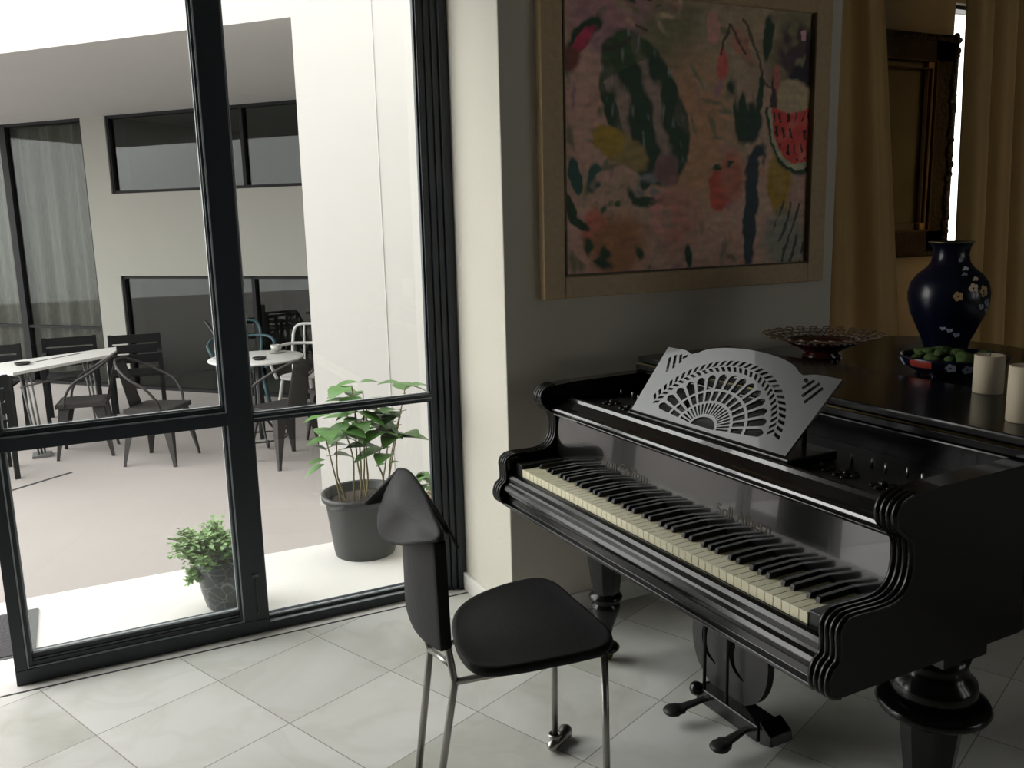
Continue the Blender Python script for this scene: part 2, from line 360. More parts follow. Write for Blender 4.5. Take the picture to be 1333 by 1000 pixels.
# ------------------------------------------------------------ courtyard
struct(bx((-6, 3.42, TZ), (3.1, 3.985, -.004)), 'trim_4', 'slab', bevel=.004)
struct(bx((-14, 3.4, TZ-.2), (12, 22, TZ)), 'trim_5', 'terrace')
D = Vector((.672, -.741, 0)); D.normalize(); N = Vector((-D.y, D.x, 0)); FC = 7.705
def FP(s, n, z): return D*s+N*(FC+n)+Vector((0, 0, z))
def fbox(mb, s0, s1, n0, n1, z0, z1):
    return mb.add([FP(s, n, z) for z in (z0, z1) for s, n in ((s0, n0), (s1, n0), (s1, n1), (s0, n1))],
                  [(0, 3, 2, 1), (4, 5, 6, 7), (0, 1, 5, 4), (1, 2, 6, 5), (2, 3, 7, 6), (3, 0, 4, 7)])
SOF = 2.705
m = MB(); fbox(m, -8.12, -7.77, 0, .3, TZ, SOF); fbox(m, -7.77, -2.6, 0, .3, .965, 1.869)
struct(m, 'wall_facade', 'facade')
m = MB(); fbox(m, -10.6, -3.235, -2.98, 3.2, SOF, 3.9)
up = struct(m, 'wall_upper', 'ext_white')
up.data.materials.append(M['soffit'])
for p in up.data.polygons:
    if p.normal.z < -.5: p.material_index = 1
m = MB(); fbox(m, -3.235, -.45, -2.98, -2.6, TZ, 3.9); struct(m, 'wall_white', 'ext_white')
m = MB(); fbox(m, -3.25, -3.0, -2.6, 3.2, TZ, SOF); struct(m, 'wall_inner_side', 'facade')
m = MB(); fbox(m, -3.242, -3.10, -3.0, -2.96, TZ, TZ+.07); fbox(m, -3.1, -.45, -3.0, -2.96, TZ, TZ+.07); struct(m, 'baseboard_courtyard', 'ext_white')
m = MB(); fbox(m, -2.69, -2.684, -2.984, -2.97, TZ, 3.89); struct(m, 'trim_6', 'soffit')
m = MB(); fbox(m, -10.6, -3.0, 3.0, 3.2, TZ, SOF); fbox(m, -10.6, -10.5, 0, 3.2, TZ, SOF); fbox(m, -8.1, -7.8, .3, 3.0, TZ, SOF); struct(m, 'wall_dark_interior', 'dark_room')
def fwindow(name, s0, s1, z0, z1, mulls=(), rails=(), w=.032, glass='glass_dark'):
    r = bpy.data.objects.new(name, None); COL.objects.link(r); r['kind'] = 'structure'
    m = MB(); fbox(m, s0, s0+w, .02, .1, z0, z1); fbox(m, s1-w, s1, .02, .1, z0, z1); fbox(m, s0, s1, .02, .1, z0, z0+w); fbox(m, s0, s1, .02, .1, z1-w, z1)
    for a, ww in mulls: fbox(m, a-ww/2, a+ww/2, .02, .1, z0, z1)
    for a in rails: fbox(m, s0, s1, .03, .09, a-.015, a+.015)
    struct(m, 'window_frame', 'black_metal', parent=r)
    m = MB(); fbox(m, s0+.02, s1-.02, .055, .062, z0+.02, z1-.02); struct(m, 'glass_pane', glass, parent=r)
fwindow('window_3', -7.77, -2.6, 1.869, SOF, ((-5.98, .04),), ())
fwindow('window_4', -7.77, -2.6, TZ, .965, ((-5.98, .04),), ())
fwindow('window_5', -10.5, -8.12, TZ, SOF, ((-9.36, .10),), (.36,), glass='glass_soft')
# grey woven curtain behind the big pane
m = MB(); n_ = 260
def gc(a, b):
    s = -10.45+2.3*a; k = math.sin(s*16)+.5*math.sin(s*37+1)
    return FP(s, .16+.03*k, TZ+.02+(SOF-TZ-.06)*b)
m.grid(gc, n_, 2)
o = m.build('grey_curtain', 'grey_curtain', solid=.004); tag(o, 'grey woven curtain hanging behind the tall courtyard window at left', 'curtain')
# drain slot
m = MB(); a = Vector((-.56, 7.03, 0)); b = Vector((-.16, 7.34, 0)); d = (b-a).normalized(); q = Vector((-d.y, d.x, 0))*.012
m.add([p+Vector((0, 0, z)) for z in (TZ, TZ+.003) for p in (a-q, b-q, b+q, a+q)], [(0, 3, 2, 1), (4, 5, 6, 7), (0, 1, 5, 4), (1, 2, 6, 5), (2, 3, 7, 6), (3, 0, 4, 7)])
struct(m, 'trim_7', 'seam')
# door mat outside the opening
o = empty('doormat', (-.62, 3.62, -.004), 0, 'dark grey rectangular doormat lying on the white threshold at the open doorway', 'doormat')
bx((-.34, -.20, 0), (.325, .20, .010)).build('mat_pile', 'mat_fibre', o, bevel=.002)
MB().box((.325, -.215, 0), (.362, .215, .007)).box((-.375, -.215, 0), (-.34, .215, .007)).box((-.34, .20, 0), (.325, .215, .007)).box((-.34, -.215, 0), (.325, -.20, .007)).build('mat_border', 'mat_edge', o)

# ------------------------------------------------------------ courtyard furniture
def tolix(name, matn, label, group=None):
    """arm chair of pressed sheet metal, facing +x, origin on the ground"""
    r = empty(name, label=label, cat='chair', group=group)
    m = MB(); m.grid(lambda a, b: (-.18+.36*a, (-.17-.015*a)*(1-2*b), .445-.012*math.sin(PI*a)*math.sin(PI*b)), 8, 8)
    m.box((-.185, -.185, .415), (.185, -.175, .447)).box((-.185, .175, .415), (.185, .185, .447)).box((.175, -.185, .415), (.185, .185, .447)).box((-.185, -.175, .415), (-.175, .175, .447))
    m.build('seat', matn, r, solid=.003)
    for sx in (-1, 1):
        for sy in (-1, 1):
            m = MB(); P = []
            for t, w in ((0, .085), (.5, .052), (.93, .024), (1, .024)):
                cx = sx*(.165+.05*t); cy = sy*(.165+.05*t); z = .43*(1-t)
                P.append((cx, cy, z, w))
            vs = []
            for cx, cy, z, w in P: vs += [(cx-sx*w, cy+0*sy, z), (cx, cy, z), (cx, cy-sy*w, z), (cx-sx*w*.85, cy-sy*.012, z), (cx-sx*.012, cy-sy*w*.85, z)]
            fs = []
            for i in range(3):
                a = i*5; b = a+5
                fs += [(a, a+1, b+1, b), (a+1, a+2, b+2, b+1), (a+2, a+4, b+4, b+2), (a+4, a+3, b+3, b+4), (a+3, a, b, b+3)]
            fs += [(0, 3, 4, 2, 1), (15, 16, 17, 19, 18)]
            m.add(vs, fs); m.build('leg', matn, r)
    m = MB(); m.grid(lambda a, b: (-.18-.10*a-.012*math.cos((b-.5)*PI), (.092-.022*a)*(2*b-1), .44+.37*a), 8, 6); m.build('backrest', matn, r, solid=.004)
    pts = [(.12, -.185, .43), (.10, -.21, .52), (.03, -.235, .62), (-.09, -.23, .69), (-.20, -.17, .76), (-.27, -.08, .81), (-.285, 0, .815)]
    pts += [(x, -y, z) for x, y, z in pts[-2::-1]]
    MB().tube(smooth_path(pts), .0105, 8).build('arm_tube', matn, r)
    return r
GR = 'grey sheet metal armchairs in the courtyard'
t1 = tolix('metal_armchair', 'grey_paint', 'grey metal armchair in the courtyard facing right, back to the white table')
t1.location = (.50, 7.36, TZ); t1.rotation_euler.z = R(-32)
t2 = copy_tree(t1); t2['label'] = 'grey metal armchair nearest the right end of the long white table, facing left'
t2.location = (-.02, 7.95, TZ); t2.rotation_euler.z = R(172)
t3 = copy_tree(t1); t3['label'] = 'grey metal armchair in front of the round white table beside the white wall'
t3.location = (1.36, 6.80, TZ); t3.rotation_euler.z = R(112)
t4 = copy_tree(t1); t4['label'] = 'dark grey metal armchair half hidden by the white wall edge, behind its nearest twin'
t4.location = (1.90, 7.22, TZ); t4.rotation_euler.z = R(190)
for t in (t1, t2, t3, t4): t['group'] = GR

def bistro(name, matn, label, H=.88):
    """round-armed tube chair facing +x"""
    r = empty(name, label=label, cat='chair')
    MB().lathe([(.01, .435), (.19, .435), (.2, .445), (.19, .455), (.01, .455)]).build('seat', matn, r)
    for sx in (-1, 1):
        for sy in (-1, 1): MB().tube([(sx*.13, sy*.13, .44), (sx*.2, sy*.2, 0)], [.017, .011], 8).build('leg', matn, r)
    pts = [(.14, -.18, .44), (.15, -.24, .62), (.02, -.26, .68), (-.16, -.2, .72), (-.24, 0, .72)]; pts += [(x, -y, z) for x, y, z in pts[-2::-1]]
    MB().tube(smooth_path(pts), .014, 8).build('arm_loop', matn, r)
    pts = [(-.15, -.14, .44), (-.22, -.16, .7), (-.25, -.13, H-.03), (-.255, 0, H)]; pts += [(x, -y, z) for x, y, z in pts[-2::-1]]
    m = MB().tube(smooth_path(pts), .014, 8)
    m.tube(smooth_path([(-.2, -.05, .44), (-.235, -.05, .7), (-.25, -.045, H-.012)]), .008, 6).tube(smooth_path([(-.2, .05, .44), (-.235, .05, .7), (-.25, .045, H-.012)]), .008, 6)
    m.build('back_loop', matn, r)
    return r
b = bistro('tube_chair', 'teal', 'teal metal tube chair behind the round white table, right of the window post'); b.location = (1.43, 8.95, TZ); b.rotation_euler.z = R(-100); b.scale = (1.15, 1.2, 1.0)
b = bistro('tube_chair', 'white_metal', 'white looped tube armchair standing behind the round table by the white wall', .90); b.location = (1.80, 8.05, TZ); b.rotation_euler.z = R(-125)

def slat_chair(name, label):
    r = empty(name, label=label, cat='chair')
    m = MB()
    for z in (.50, .60, .70): m.box((-.235, -.215, z), (-.215, .215, z+.085))
    m.build('backrest', 'black_metal', r, bevel=.003)
    m = MB()
    for i in range(5): m.box((-.2+.085*i, -.21, .43), (-.122+.085*i, .21, .45))
    m.build('seat', 'black_metal', r)
    for sy in (-1, 1):
        MB().box((-.245, sy*.225-.018, 0), (-.21, sy*.225+.018, .79)).build('leg', 'black_metal', r)
        MB().box((.19, sy*.225-.018, 0), (.225, sy*.225+.018, .64)).build('leg', 'black_metal', r)
        MB().box((-.24, sy*.225-.022, .625), (.235, sy*.225+.022, .65)).build('armrest', 'black_metal', r)
    return r
SG = 'black slatted chairs around the long white table'
s1 = slat_chair('slatted_chair', 'black slatted armchair standing behind the right end of the long white table'); s1.location = (.47, 9.25, TZ); s1.rotation_euler.z = R(-95); s1['group'] = SG
for loc, rz, lab in (((-.78, 9.20, TZ), -100, 'black slatted armchair behind the left end of the long table'),
                     ((-.10, 9.45, TZ), -92, 'black slatted armchair behind the middle of the long table'),
                     ((-.78, 7.55, TZ), 100, 'black slatted armchair at the left edge, on the near side of the long table')):
    c = copy_tree(s1); c.location = loc; c.rotation_euler.z = R(rz); c['label'] = lab
# long white table
lt = empty('long_table', (-.08, 8.33, TZ), 0, 'long white topped table on slim grey metal trestles by the curtained window', 'table')
L0 = Vector((-.08, 8.33, 0))
quad = [Vector(p)-L0 for p in ((-.50, 7.80, 0), (.275, 8.45, 0), (.335, 8.88, 0), (-.72, 8.62, 0))]
quad = [Vector(p)-L0 for p in ((-.49, 7.80, 0), (.28, 8.46, 0), (.30, 8.95, 0), (-1.0, 8.25, 0))]
m = MB().prism([(p.x, p.y) for p in quad], .715, .74, lambda a, b, t: (a, b, t)); m.build('tabletop', 'table_white', lt, bevel=.003)
m = MB().prism([(-.32, -.03), (.08, .36), (.10, .35), (-.30, -.045)], .7405, .7425, lambda a, b, t: (a, b, t)); m.build('top_joint', 'seam', lt)
for cx, cy in ((-.34, -.36), (.12, .18)):
    m = MB()
    for k in (-1, 0, 1): m.tube([(cx+k*.035, cy-.02+k*.03, .715), (cx+k*.022+.05, cy+.06+k*.02, .02)], .008, 6)
    m.box((cx-.02, cy-.02, 0), (cx+.12, cy+.14, .02)).tube([(cx-.04, cy-.05, .60), (cx+.05, cy+.05, .60)], .008, 6)
    m.build('leg', 'galv', lt)
MB().tube([(-.33, -.36, .6), (.13, .18, .6)], .008, 6).build('stretcher', 'galv', lt)
o = MB().lathe([(.002, 0), (.045, 0), (.06, .012), (.062, .02), (.054, .02), (.045, .01), (.002, .008)], n=24).build('ashtray', 'iron_dark'); o.location = (-.44, 8.22, TZ+.74)
tag(o, 'small round black ashtray lying on the long white table', 'ashtray')
# round table
rt = empty('round_table', (1.31, 7.50, TZ), 0, 'round white cafe table on a scrolled black iron base', 'table')
MB().lathe([(.005, .715), (.375, .715), (.39, .722), (.39, .732), (.38, .738), (.005, .738)], n=48).build('tabletop', 'table_white', rt)
m = MB()
for k in range(3):
    a = 2*PI*k/3+.5; ca, sa = math.cos(a), math.sin(a)
    m.tube(smooth_path([(ca*r_, sa*r_, z) for r_, z in ((.03, .72), (.035, .4), (.06, .2), (.15, .08), (.25, .02), (.275, .045), (.26, .075), (.235, .06))]), .010, 6)
m.tube([(.2*math.cos(2*PI*k/24), .2*math.sin(2*PI*k/24), .05) for k in range(24)], .007, 6, closed=True).lathe([(.02, .03), (.028, .1), (.02, .72)], n=12)
m.build('base', 'iron_dark', rt)
def cup(loc, label):
    o = empty('coffee_cup', loc, .6, label, 'cup')
    MB().lathe([(.002, .004), (.06, .004), (.07, .012), (.064, .012), (.03, .008), (.002, .008)], n=20).build('saucer', 'canopy', o)
    MB().lathe([(.002, .009), (.022, .009), (.038, .035), (.042, .07), (.038, .07), (.034, .035), (.002, .02)], n=20).build('cup_body', 'canopy', o)
    MB().tube(smooth_path([(.038, 0, .06), (.062, 0, .055), (.06, 0, .03), (.034, 0, .026)]), .005, 6).build('handle', 'canopy', o)
cup((1.03, 7.56, TZ+.738), 'white coffee cup at the left rim of the round table')
cup((1.50, 7.64, TZ+.738), 'white coffee cup at the far right of the round table')
o = MB().lathe([(.002, 0), (.04, 0), (.055, .014), (.057, .022), (.049, .022), (.04, .01), (.002, .008)], n=24).build('ashtray', 'iron_dark'); o.location = (1.30, 7.32, TZ+.738)
tag(o, 'round black ashtray on the round cafe table', 'ashtray')
o = MB().tube([(1.66, 9.42, TZ+.014), (1.19, 9.62, .53)], .014, 8).build('pole', 'iron_dark'); tag(o, 'thin dark pole leaning beside the lower courtyard window', 'pole')

# ------------------------------------------------------------ plants on the threshold
def leaf(mb, base, d, length, width, droop=.3, fold=.15, n=5):
    d = d.normalized(); side = d.cross(Vector((0, 0, 1)))
    side = side.normalized() if side.length > .1 else Vector((1, 0, 0)); upv = side.cross(d).normalized()
    vs = []; ws = [.08, .80, 1.0, .86, .52, .03]
    for i in range(n+1):
        t = i/n; p = base+d*length*t+Vector((0, 0, -droop*length*t*t)); w = ws[i]*width/2
        vs += [p-side*w+upv*fold*w, p, p+side*w+upv*fold*w]
    fs = []
    for i in range(n): a = i*3; fs += [(a, a+1, a+4, a+3), (a+1, a+2, a+5, a+4)]
    mb.add(vs, fs, True)
pl = empty('potted_plant', (1.085, 3.79, -.004), 0, 'tall leafy green plant with bare stems in a big black plastic pot', 'potted plant')
MB().lathe([(.02, 0), (.135, 0), (.140, .02), (.168, .25), (.172, .262), (.184, .264), (.186, .288), (.176, .292), (.166, .285), (.160, .24), (.02, .235)], n=48).build('pot', 'pot_black', pl)
MB().lathe([(.01, .258), (.06, .262), (.12, .255), (.163, .25)], n=24).build('soil', 'soil', pl)
stems = MB(); lv = MB(); rnd = random.Random(5)
def jw(): return rnd.uniform(-1, 1)
# stems given as base, knee, tip in pot coordinates (x right, y away, z up)
SD = [((-.10, .0), (-.13, -.01, .42), (-.155, 0, .58)), ((-.07, .02), (-.11, .0, .40), (-.10, 0, .60)), ((-.05, -.03), (-.035, 0, .46), (-.075, .0, .62)),
      ((.0, .02), (-.01, .02, .46), (-.005, .02, .70)), ((.02, .0), (.02, .0, .45), (.03, .0, .74)), ((.03, .03), (.035, .02, .45), (.05, .02, .68)),
      ((.10, .0), (.085, .0, .44), (.19, .03, .62)), ((.12, .02), (.15, .02, .42), (.21, .02, .64)), ((.09, -.02), (.11, -.02, .40), (.14, -.01, .55)),
      ((-.02, -.02), (.0, .0, .5), (-.02, 0, .78)), ((.13, .03), (.17, .03, .45), (.24, .03, .74))]
for (bx_, by_), k, tip in SD:
    pth = smooth_path([(bx_, by_, .25), ((bx_+k[0])/2+jw()*.01, by_, .34), k, tip]); stems.tube(pth, [.0052-.0026*i/(len(pth)-1) for i in range(len(pth))], 6)
    for j in range(4):
        a = rnd.uniform(0, 2*PI); b_ = Vector(tip)+Vector((0, 0, -.035*j))
        dv = Vector((math.cos(a)*1.2, math.sin(a)*.6, rnd.uniform(-.1, .35)))
        stems.tube([b_, b_+dv.normalized()*.04], .0018, 5)
        leaf(lv, b_+dv.normalized()*.035, dv, rnd.uniform(.11, .155), rnd.uniform(.09, .115), rnd.uniform(.15, .5))
for p, d, l in (((-.16, 0, .46), (-1, -.2, .15), .08), ((-.165, 0, .44), (-1, 0, -.25), .09), ((-.15, 0, .50), (-.6, .2, .5), .07), ((.14, 0, .40), (.8, 0, .2), .05), ((.12, 0, .40), (-.7, 0, .1), .05), ((.11, 0, .33), (.7, 0, -.1), .04),
                ((.02, 0, .79), (-1, 0, .2), .12), ((.02, 0, .79), (1, 0, .15), .10), ((.22, 0, .76), (-.9, .2, .35), .12), ((.21, 0, .76), (1, .1, -.1), .13), ((-.12, 0, .66), (-1, .1, .1), .12), ((.0, 0, .6), (-1, -.3, -.2), .12), ((.03, 0, .55), (1, -.3, .1), .12), ((.03, -.02, .60), (.9, -.2, -.15), .12), ((.12, 0, .62), (.5, -.3, -.6), .10), ((-.05, 0, .62), (-.8, -.5, -.3), .13), ((.0, 0, .66), (.8, -.6, -.25), .13)):
    leaf(lv, Vector(p), Vector(d), l*1.05, l*.75, .3)
stems.build('stem', 'stem', pl); lv.build('foliage', 'leaf_big', pl)

sp = empty('potted_shrub', (.415, 3.50, -.004), 0, 'small bushy light green shrub in a veined black ceramic pot', 'potted plant')
MB().lathe([(.01, 0), (.062, 0), (.070, .01), (.085, .07), (.096, .14), (.101, .195), (.100, .205), (.092, .205), (.09, .18), (.01, .175)], n=40).build('pot', 'crackle', sp)
MB().lathe([(.01, .195), (.09, .19)], n=20).build('soil', 'soil', sp)
rnd = random.Random(11); lv = MB(); st = MB()
tips = []
for i in range(120):
    a = rnd.uniform(0, 2*PI); rr = rnd.uniform(.02, .135)*(1.3 if math.cos(a) < 0 else 1.05)
    tips.append(Vector((rr*math.cos(a)-.035, rr*math.sin(a)*.85, .26+.105*rnd.random()-rr*.25)))
for i in range(14): tips.append(Vector((-.12+rnd.uniform(-.03, .035), rnd.uniform(-.04, .03), rnd.uniform(.12, .22))))
for tp in tips:
    b0 = Vector((tp.x*.25, tp.y*.25, .19)); pth = smooth_path([b0, (b0+tp)/2+Vector((0, 0, .03)), tp], 4); st.tube(pth, .0014, 4)
    for j in range(13):
        q = tp+(b0-tp)*rnd.random()*.45+Vector((rnd.gauss(0, .008), rnd.gauss(0, .008), rnd.gauss(0, .008)))
        a = rnd.uniform(0, 2*PI); leaf(lv, q, Vector((math.cos(a), math.sin(a), rnd.uniform(-.3, .9))), rnd.uniform(.018, .034), rnd.uniform(.012, .020), .2, n=5)
st.build('stem', 'stem', sp); lv.build('foliage', 'leaf_small', sp)

rp = empty('potted_plant', (1.50, 3.84, -.004), 0, 'little green plant in a pale terracotta pot, right of the big black pot', 'potted plant')
MB().lathe([(.01, 0), (.06, 0), (.085, .17), (.092, .17), (.092, .195), (.08, .195), (.01, .18)], n=32).build('pot', 'terracotta', rp)
MB().lathe([(.01, .19), (.08, .185)], n=16).build('soil', 'soil', rp)
rnd = random.Random(3); lv = MB(); st = MB()
for i in range(26):
    a = rnd.uniform(0, 2*PI); tp = Vector((rnd.uniform(-.14, .1), rnd.uniform(-.09, .09), rnd.uniform(.20, .36)))
    st.tube([(0, 0, .185), tp*.6+Vector((0, 0, .1)), tp], .0015, 4)
    for j in range(4): a = rnd.uniform(0, 2*PI); leaf(lv, tp, Vector((math.cos(a), math.sin(a), rnd.uniform(-.4, .3))), .045, .028, .4)
for i in range(16):
    a = rnd.uniform(0, 2*PI); tp = Vector((-.09+rnd.uniform(-.04, .03), rnd.uniform(-.1, 0), rnd.uniform(.05, .16)))
    for j in range(3): a = rnd.uniform(0, 2*PI); leaf(lv, tp, Vector((math.cos(a), math.sin(a), rnd.uniform(-.6, .1))), .05, .03, .4)
st.build('stem', 'stem', rp); lv.build('foliage', 'leaf_big', rp)

# ------------------------------------------------------------ the grand piano (local x = bass to treble, y = away from the player)
PO = Vector((1.189, 2.364, 0)); PR = R(-88.9)
pn = empty('grand_piano', PO, PR, 'old black grand piano with open keyboard, its bass side along the wall', 'piano')
def pworld(u, v, z):
    return PO+Vector((math.cos(PR)*u-math.sin(PR)*v, math.sin(PR)*u+math.cos(PR)*v, z))
def xz(a, b, t): return (t, a, b)     # profile in (v,z) extruded along u
# outline of the body behind the keyboard
body = [(-.10, .50), (1.285, .50), (1.285, .78), (1.262, .93), (1.19, 1.06), (1.05, 1.17), (.92, 1.27), (.82, 1.39), (.74, 1.52), (.64, 1.66), (.50, 1.75), (.34, 1.79), (.15, 1.79), (.0, 1.74), (-.075, 1.66), (-.10, 1.55)]
m = MB().prism(body, .606, .975, lambda a, b, t: (a, b, t)); m.box((-.05, .0, .606), (1.235, .51, .688))
m.build('case', 'black_lacquer', pn, bevel=.004)
arm = [(-.020, .604), (-.040, .610), (-.050, .622), (-.053, .640), (-.046, .662), (-.030, .676), (-.027, .700), (-.030, .735), (-.018, .752), (.007, .758), (.090, .757), (.128, .768), (.149, .795), (.155, .835), (.147, .875), (.118, .900), (.104, .918), (.104, .942), (.120, .958), (.150, .967), (.22, .972), (.505, .975), (.505, .604)]
def cheek(u0, u1, ribs):
    m = MB().prism(arm, u0, u1, xz)
    edge = smooth_path([(0, a, b) for a, b in arm[:20]], 4)
    for uu in ribs: m.tube([(uu, p.y, p.z) for p in edge], .0068, 8)
    return m
cheek(-.098, -.047, (-.092, -.079, -.066, -.053)).build('cheek', 'black_lacquer', pn)
cheek(1.232, 1.283, (1.238, 1.251, 1.264, 1.277)).build('cheek', 'black_lacquer', pn)
# key slip and keybed front
slip = [(.0, .600), (-.040, .600), (-.044, .604), (-.043, .611), (-.030, .615), (-.028, .632), (-.033, .640), (-.042, .646), (-.045, .656), (-.040, .666), (-.030, .671), (-.026, .676), (-.026, .690), (-.020, .698), (-.008, .702), (-.004, .702), (-.004, .66), (.0, .65)]
MB().prism(slip, -.047, 1.232, xz).build('key_slip', 'black_lacquer', pn, bevel=.0015)
MB().box((-.047, .0, .688), (-.002, .15, .736)).build('key_block', 'black_satin', pn, bevel=.003)
MB().box((1.177, .0, .688), (1.232, .15, .732)).build('key_block', 'black_satin', pn, bevel=.003)
# keys: 50 naturals from A, 35 sharps
wk = MB().box((.0008, 0, .700), (.0227, .150, .7235)).box((.0008, -.0012, .7215), (.0227, .150, .7245)).build('white_key', 'ivory', pn, bevel=.0008)
for i in range(1, 50):
    k = wk.copy(); COL.objects.link(k); k.parent = pn; k.location.x = i*.0235
bk = MB().prism([(.049, .7245), (.052, .7355), (.056, .7375), (.150, .738), (.150, .7245)], -.0060, .0060, xz).build('black_key', 'ebony', pn, bevel=.0015)
first = True
for i in range(49):
    if i % 7 in (0, 2, 3, 5, 6):     # A# C# D# F# G#
        x = (i+1)*.0235+{0: .001, 2: -.0015, 3: .0015, 5: -.002, 6: 0}[i % 7]
        if first: bk.location.x = x; first = False
        else: k = bk.copy(); COL.objects.link(k); k.parent = pn; k.location.x = x
# fallboard with faded lettering
fb = [(.149, .728), (.158, .885), (.19, .885), (.19, .70), (.149, .70)]
f_ = MB().prism(fb, -.047, 1.232, xz).build('fallboard', 'gloss_lacquer', pn)
tilt = math.atan2(.157, .009)
def fbm(uc, zc):
    v = .149+.009*(zc-.728)/.157
    X = Vector((1, 0, 0)); Y = Vector((0, math.cos(tilt), math.sin(tilt))); Z = X.cross(Y)
    mm = Matrix((X, Y, Z)).transposed().to_4x4(); mm.translation = Vector((uc, v-.0006, zc)); return mm
text_mesh('Von Goldam', .042, .0004, fbm(.335, .768), 'lettering', 'gilt', f_)
text_mesh('Soll Albern', .042, .0004, fbm(.82, .768), 'lettering', 'gilt', f_)
# upper moulding (nosing) and lock rail
nose = [(.20, .868), (.150, .868), (.142, .872), (.140, .878), (.146, .883), (.136, .886), (.130, .892), (.132, .899), (.140, .903), (.150, .905), (.178, .920), (.184, .928), (.192, .930), (.20, .928)]
MB().prism(nose, -.047, 1.232, xz).build('front_moulding', 'gloss_lacquer', pn, bevel=.001)
# sunk action deck with embossed plates and pins
MB().box((-.047, .20, .69), (1.232, .50, .912)).build('action_deck', 'black_satin', pn, bevel=.002)
rnd = random.Random(2)
for uc in (.07, .16, 1.0, 1.10, .93, 1.17):
    m = MB()
    for k in range(5):
        a = 2*PI*k/5+uc*9; m.ball((uc+.020*math.cos(a), .285+.020*math.sin(a), .9135), .011, 8, (1, 1, .45))
    m.ball((uc, .285, .917), .008, 8)
    m.build('rosette', 'black_lacquer', pn)
m = MB()
for i in range(26):
    if .22 < i*.047 < .93: continue
    m.tube([(i*.047, .37+.012*(i % 2), .912), (i*.047, .37+.012*(i % 2), .934)], .0032, 6)
m.build('tuning_pin', 'steel', pn)['kind'] = 'stuff'
# lid: main leaf, folded front leaf, hinge
lid = [(a+(.008 if a > .5 else -.004), b+.012) for a, b in body]; lid[0] = (-.104, .50); lid[1] = (1.293, .50)
MB().prism(lid, .976, .998, lambda a, b, t: (a, b, t)).build('lid', 'black_lacquer', pn, bevel=.004)
MB().prism([(-.098, .506), (1.289, .506), (1.289, .79), (1.262, .90), (-.098, .90)], 1.000, 1.022, lambda a, b, t: (a, b, t)).build('folded_lid', 'black_lacquer', pn, bevel=.005)
MB().tube([(-.098, .4985, .999), (1.289, .4985, .999)], .0035, 8).build('hinge', 'brass', pn)
# desk shelf
MB().box((.27, .205, .914), (.905, .36, .936)).build('desk_shelf', 'black_lacquer', pn, bevel=.003)
# fretwork music desk
w2_, dh = .315, .228
c0 = Vector((.5875, .212, .940)); tp = Vector((.5875, .365, 1.112))
Yd = (tp-c0).normalized(); Xd = Vector((1, 0, 0)); Zd = Xd.cross(Yd)
dm = Matrix((Xd, Yd, Zd)).transposed().to_4x4(); dm.translation = c0
outer = [(-.303, 0), (.303, 0), (.325, .222), (.245, .222), (.21, .213)]+[(.19*math.cos(a), .213+.045*math.sin(a)) for a in [PI*k/16 for k in range(1, 16)]]+[(-.21, .213), (-.245, .222), (-.325, .222)]
holes = []
cx, cy = 0.0, .005
def ring(a0, a1, r0, r1, rnd_=False, n=3):
    pts = [(cx+r0*math.cos(a0+(a1-a0)*i/n), cy+r0*math.sin(a0+(a1-a0)*i/n)*.82) for i in range(n+1)]
    if rnd_:
        am = (a0+a1)/2; h = (a1-a0)/2
        for i in range(7):
            t = i/6; aa = a1-(a1-a0)*t; rr = r1+math.sin(PI*t)*.012; pts.append((cx+rr*math.cos(aa), cy+rr*math.sin(aa)*.82))
    else: pts += [(cx+r1*math.cos(a1-(a1-a0)*i/n), cy+r1*math.sin(a1-(a1-a0)*i/n)*.82) for i in range(n+1)]
    return pts
nr = 15; step = R(168)/nr; a_0 = R(6)
for k in range(nr):
    a = a_0+k*step; g = step*.16
    holes.append(ring(a+step*.14, a+step*.86,   .150, .196, True))
    holes.append(ring(a+g, a+step-g, .104, .141))
nr2 = 20; st2 = R(166)/nr2
for k in range(nr2):
    a = R(7)+k*st2; holes.append(ring(a+st2*.24, a+st2*.76, .054, .095))
holes.append([(.045*math.cos(a), .010+.030*math.sin(a)) for a in [PI*i/12 for i in range(13)]])
nh = 30; sh = R(160)/nh
for k in range(nh):
    a = R(10)+k*sh; sg = .9*sh
    for r0, r1, s_ in ((.219, .237, 1), (.241, .261, -1)):
        p = [(r0, a+.1*sh), (r1, a+.1*sh+s_*sg*.6), (r1, a+.62*sh+s_*sg*.6), (r0, a+.62*sh)]
        q = [(cx+r*math.cos(t), cy+r*math.sin(t)*.82) for r, t in p]
        if all(abs(x) < .295 and y < .222-.012 if abs(x) > .2 else y < .232 for x, y in q): holes.append(q)
for sx in (-1, 1):
    for k, (x0, y0, x1, y1) in enumerate(((.222, .205, .235, .196), (.232, .178, .252, .205), (.245, .158, .272, .200), (.262, .142, .288, .190))):
        dx, dy = x1-x0, y1-y0; l = math.hypot(dx, dy); nx, ny = -dy/l*.0050, dx/l*.0050
        holes.append([(sx*(x0-nx), y0-ny), (sx*(x1-nx), y1-ny), (sx*(x1+nx), y1+ny), (sx*(x0+nx), y0+ny)])
plate_with_holes('music_desk', outer, holes, .006, 'desk_lacquer', pn, dm)
MB().tube([(.36, .35, .936), (.36, .352, 1.06)], .006, 6).tube([(.81, .35, .936), (.81, .352, 1.06)], .006, 6).build('desk_prop', 'black_satin', pn)
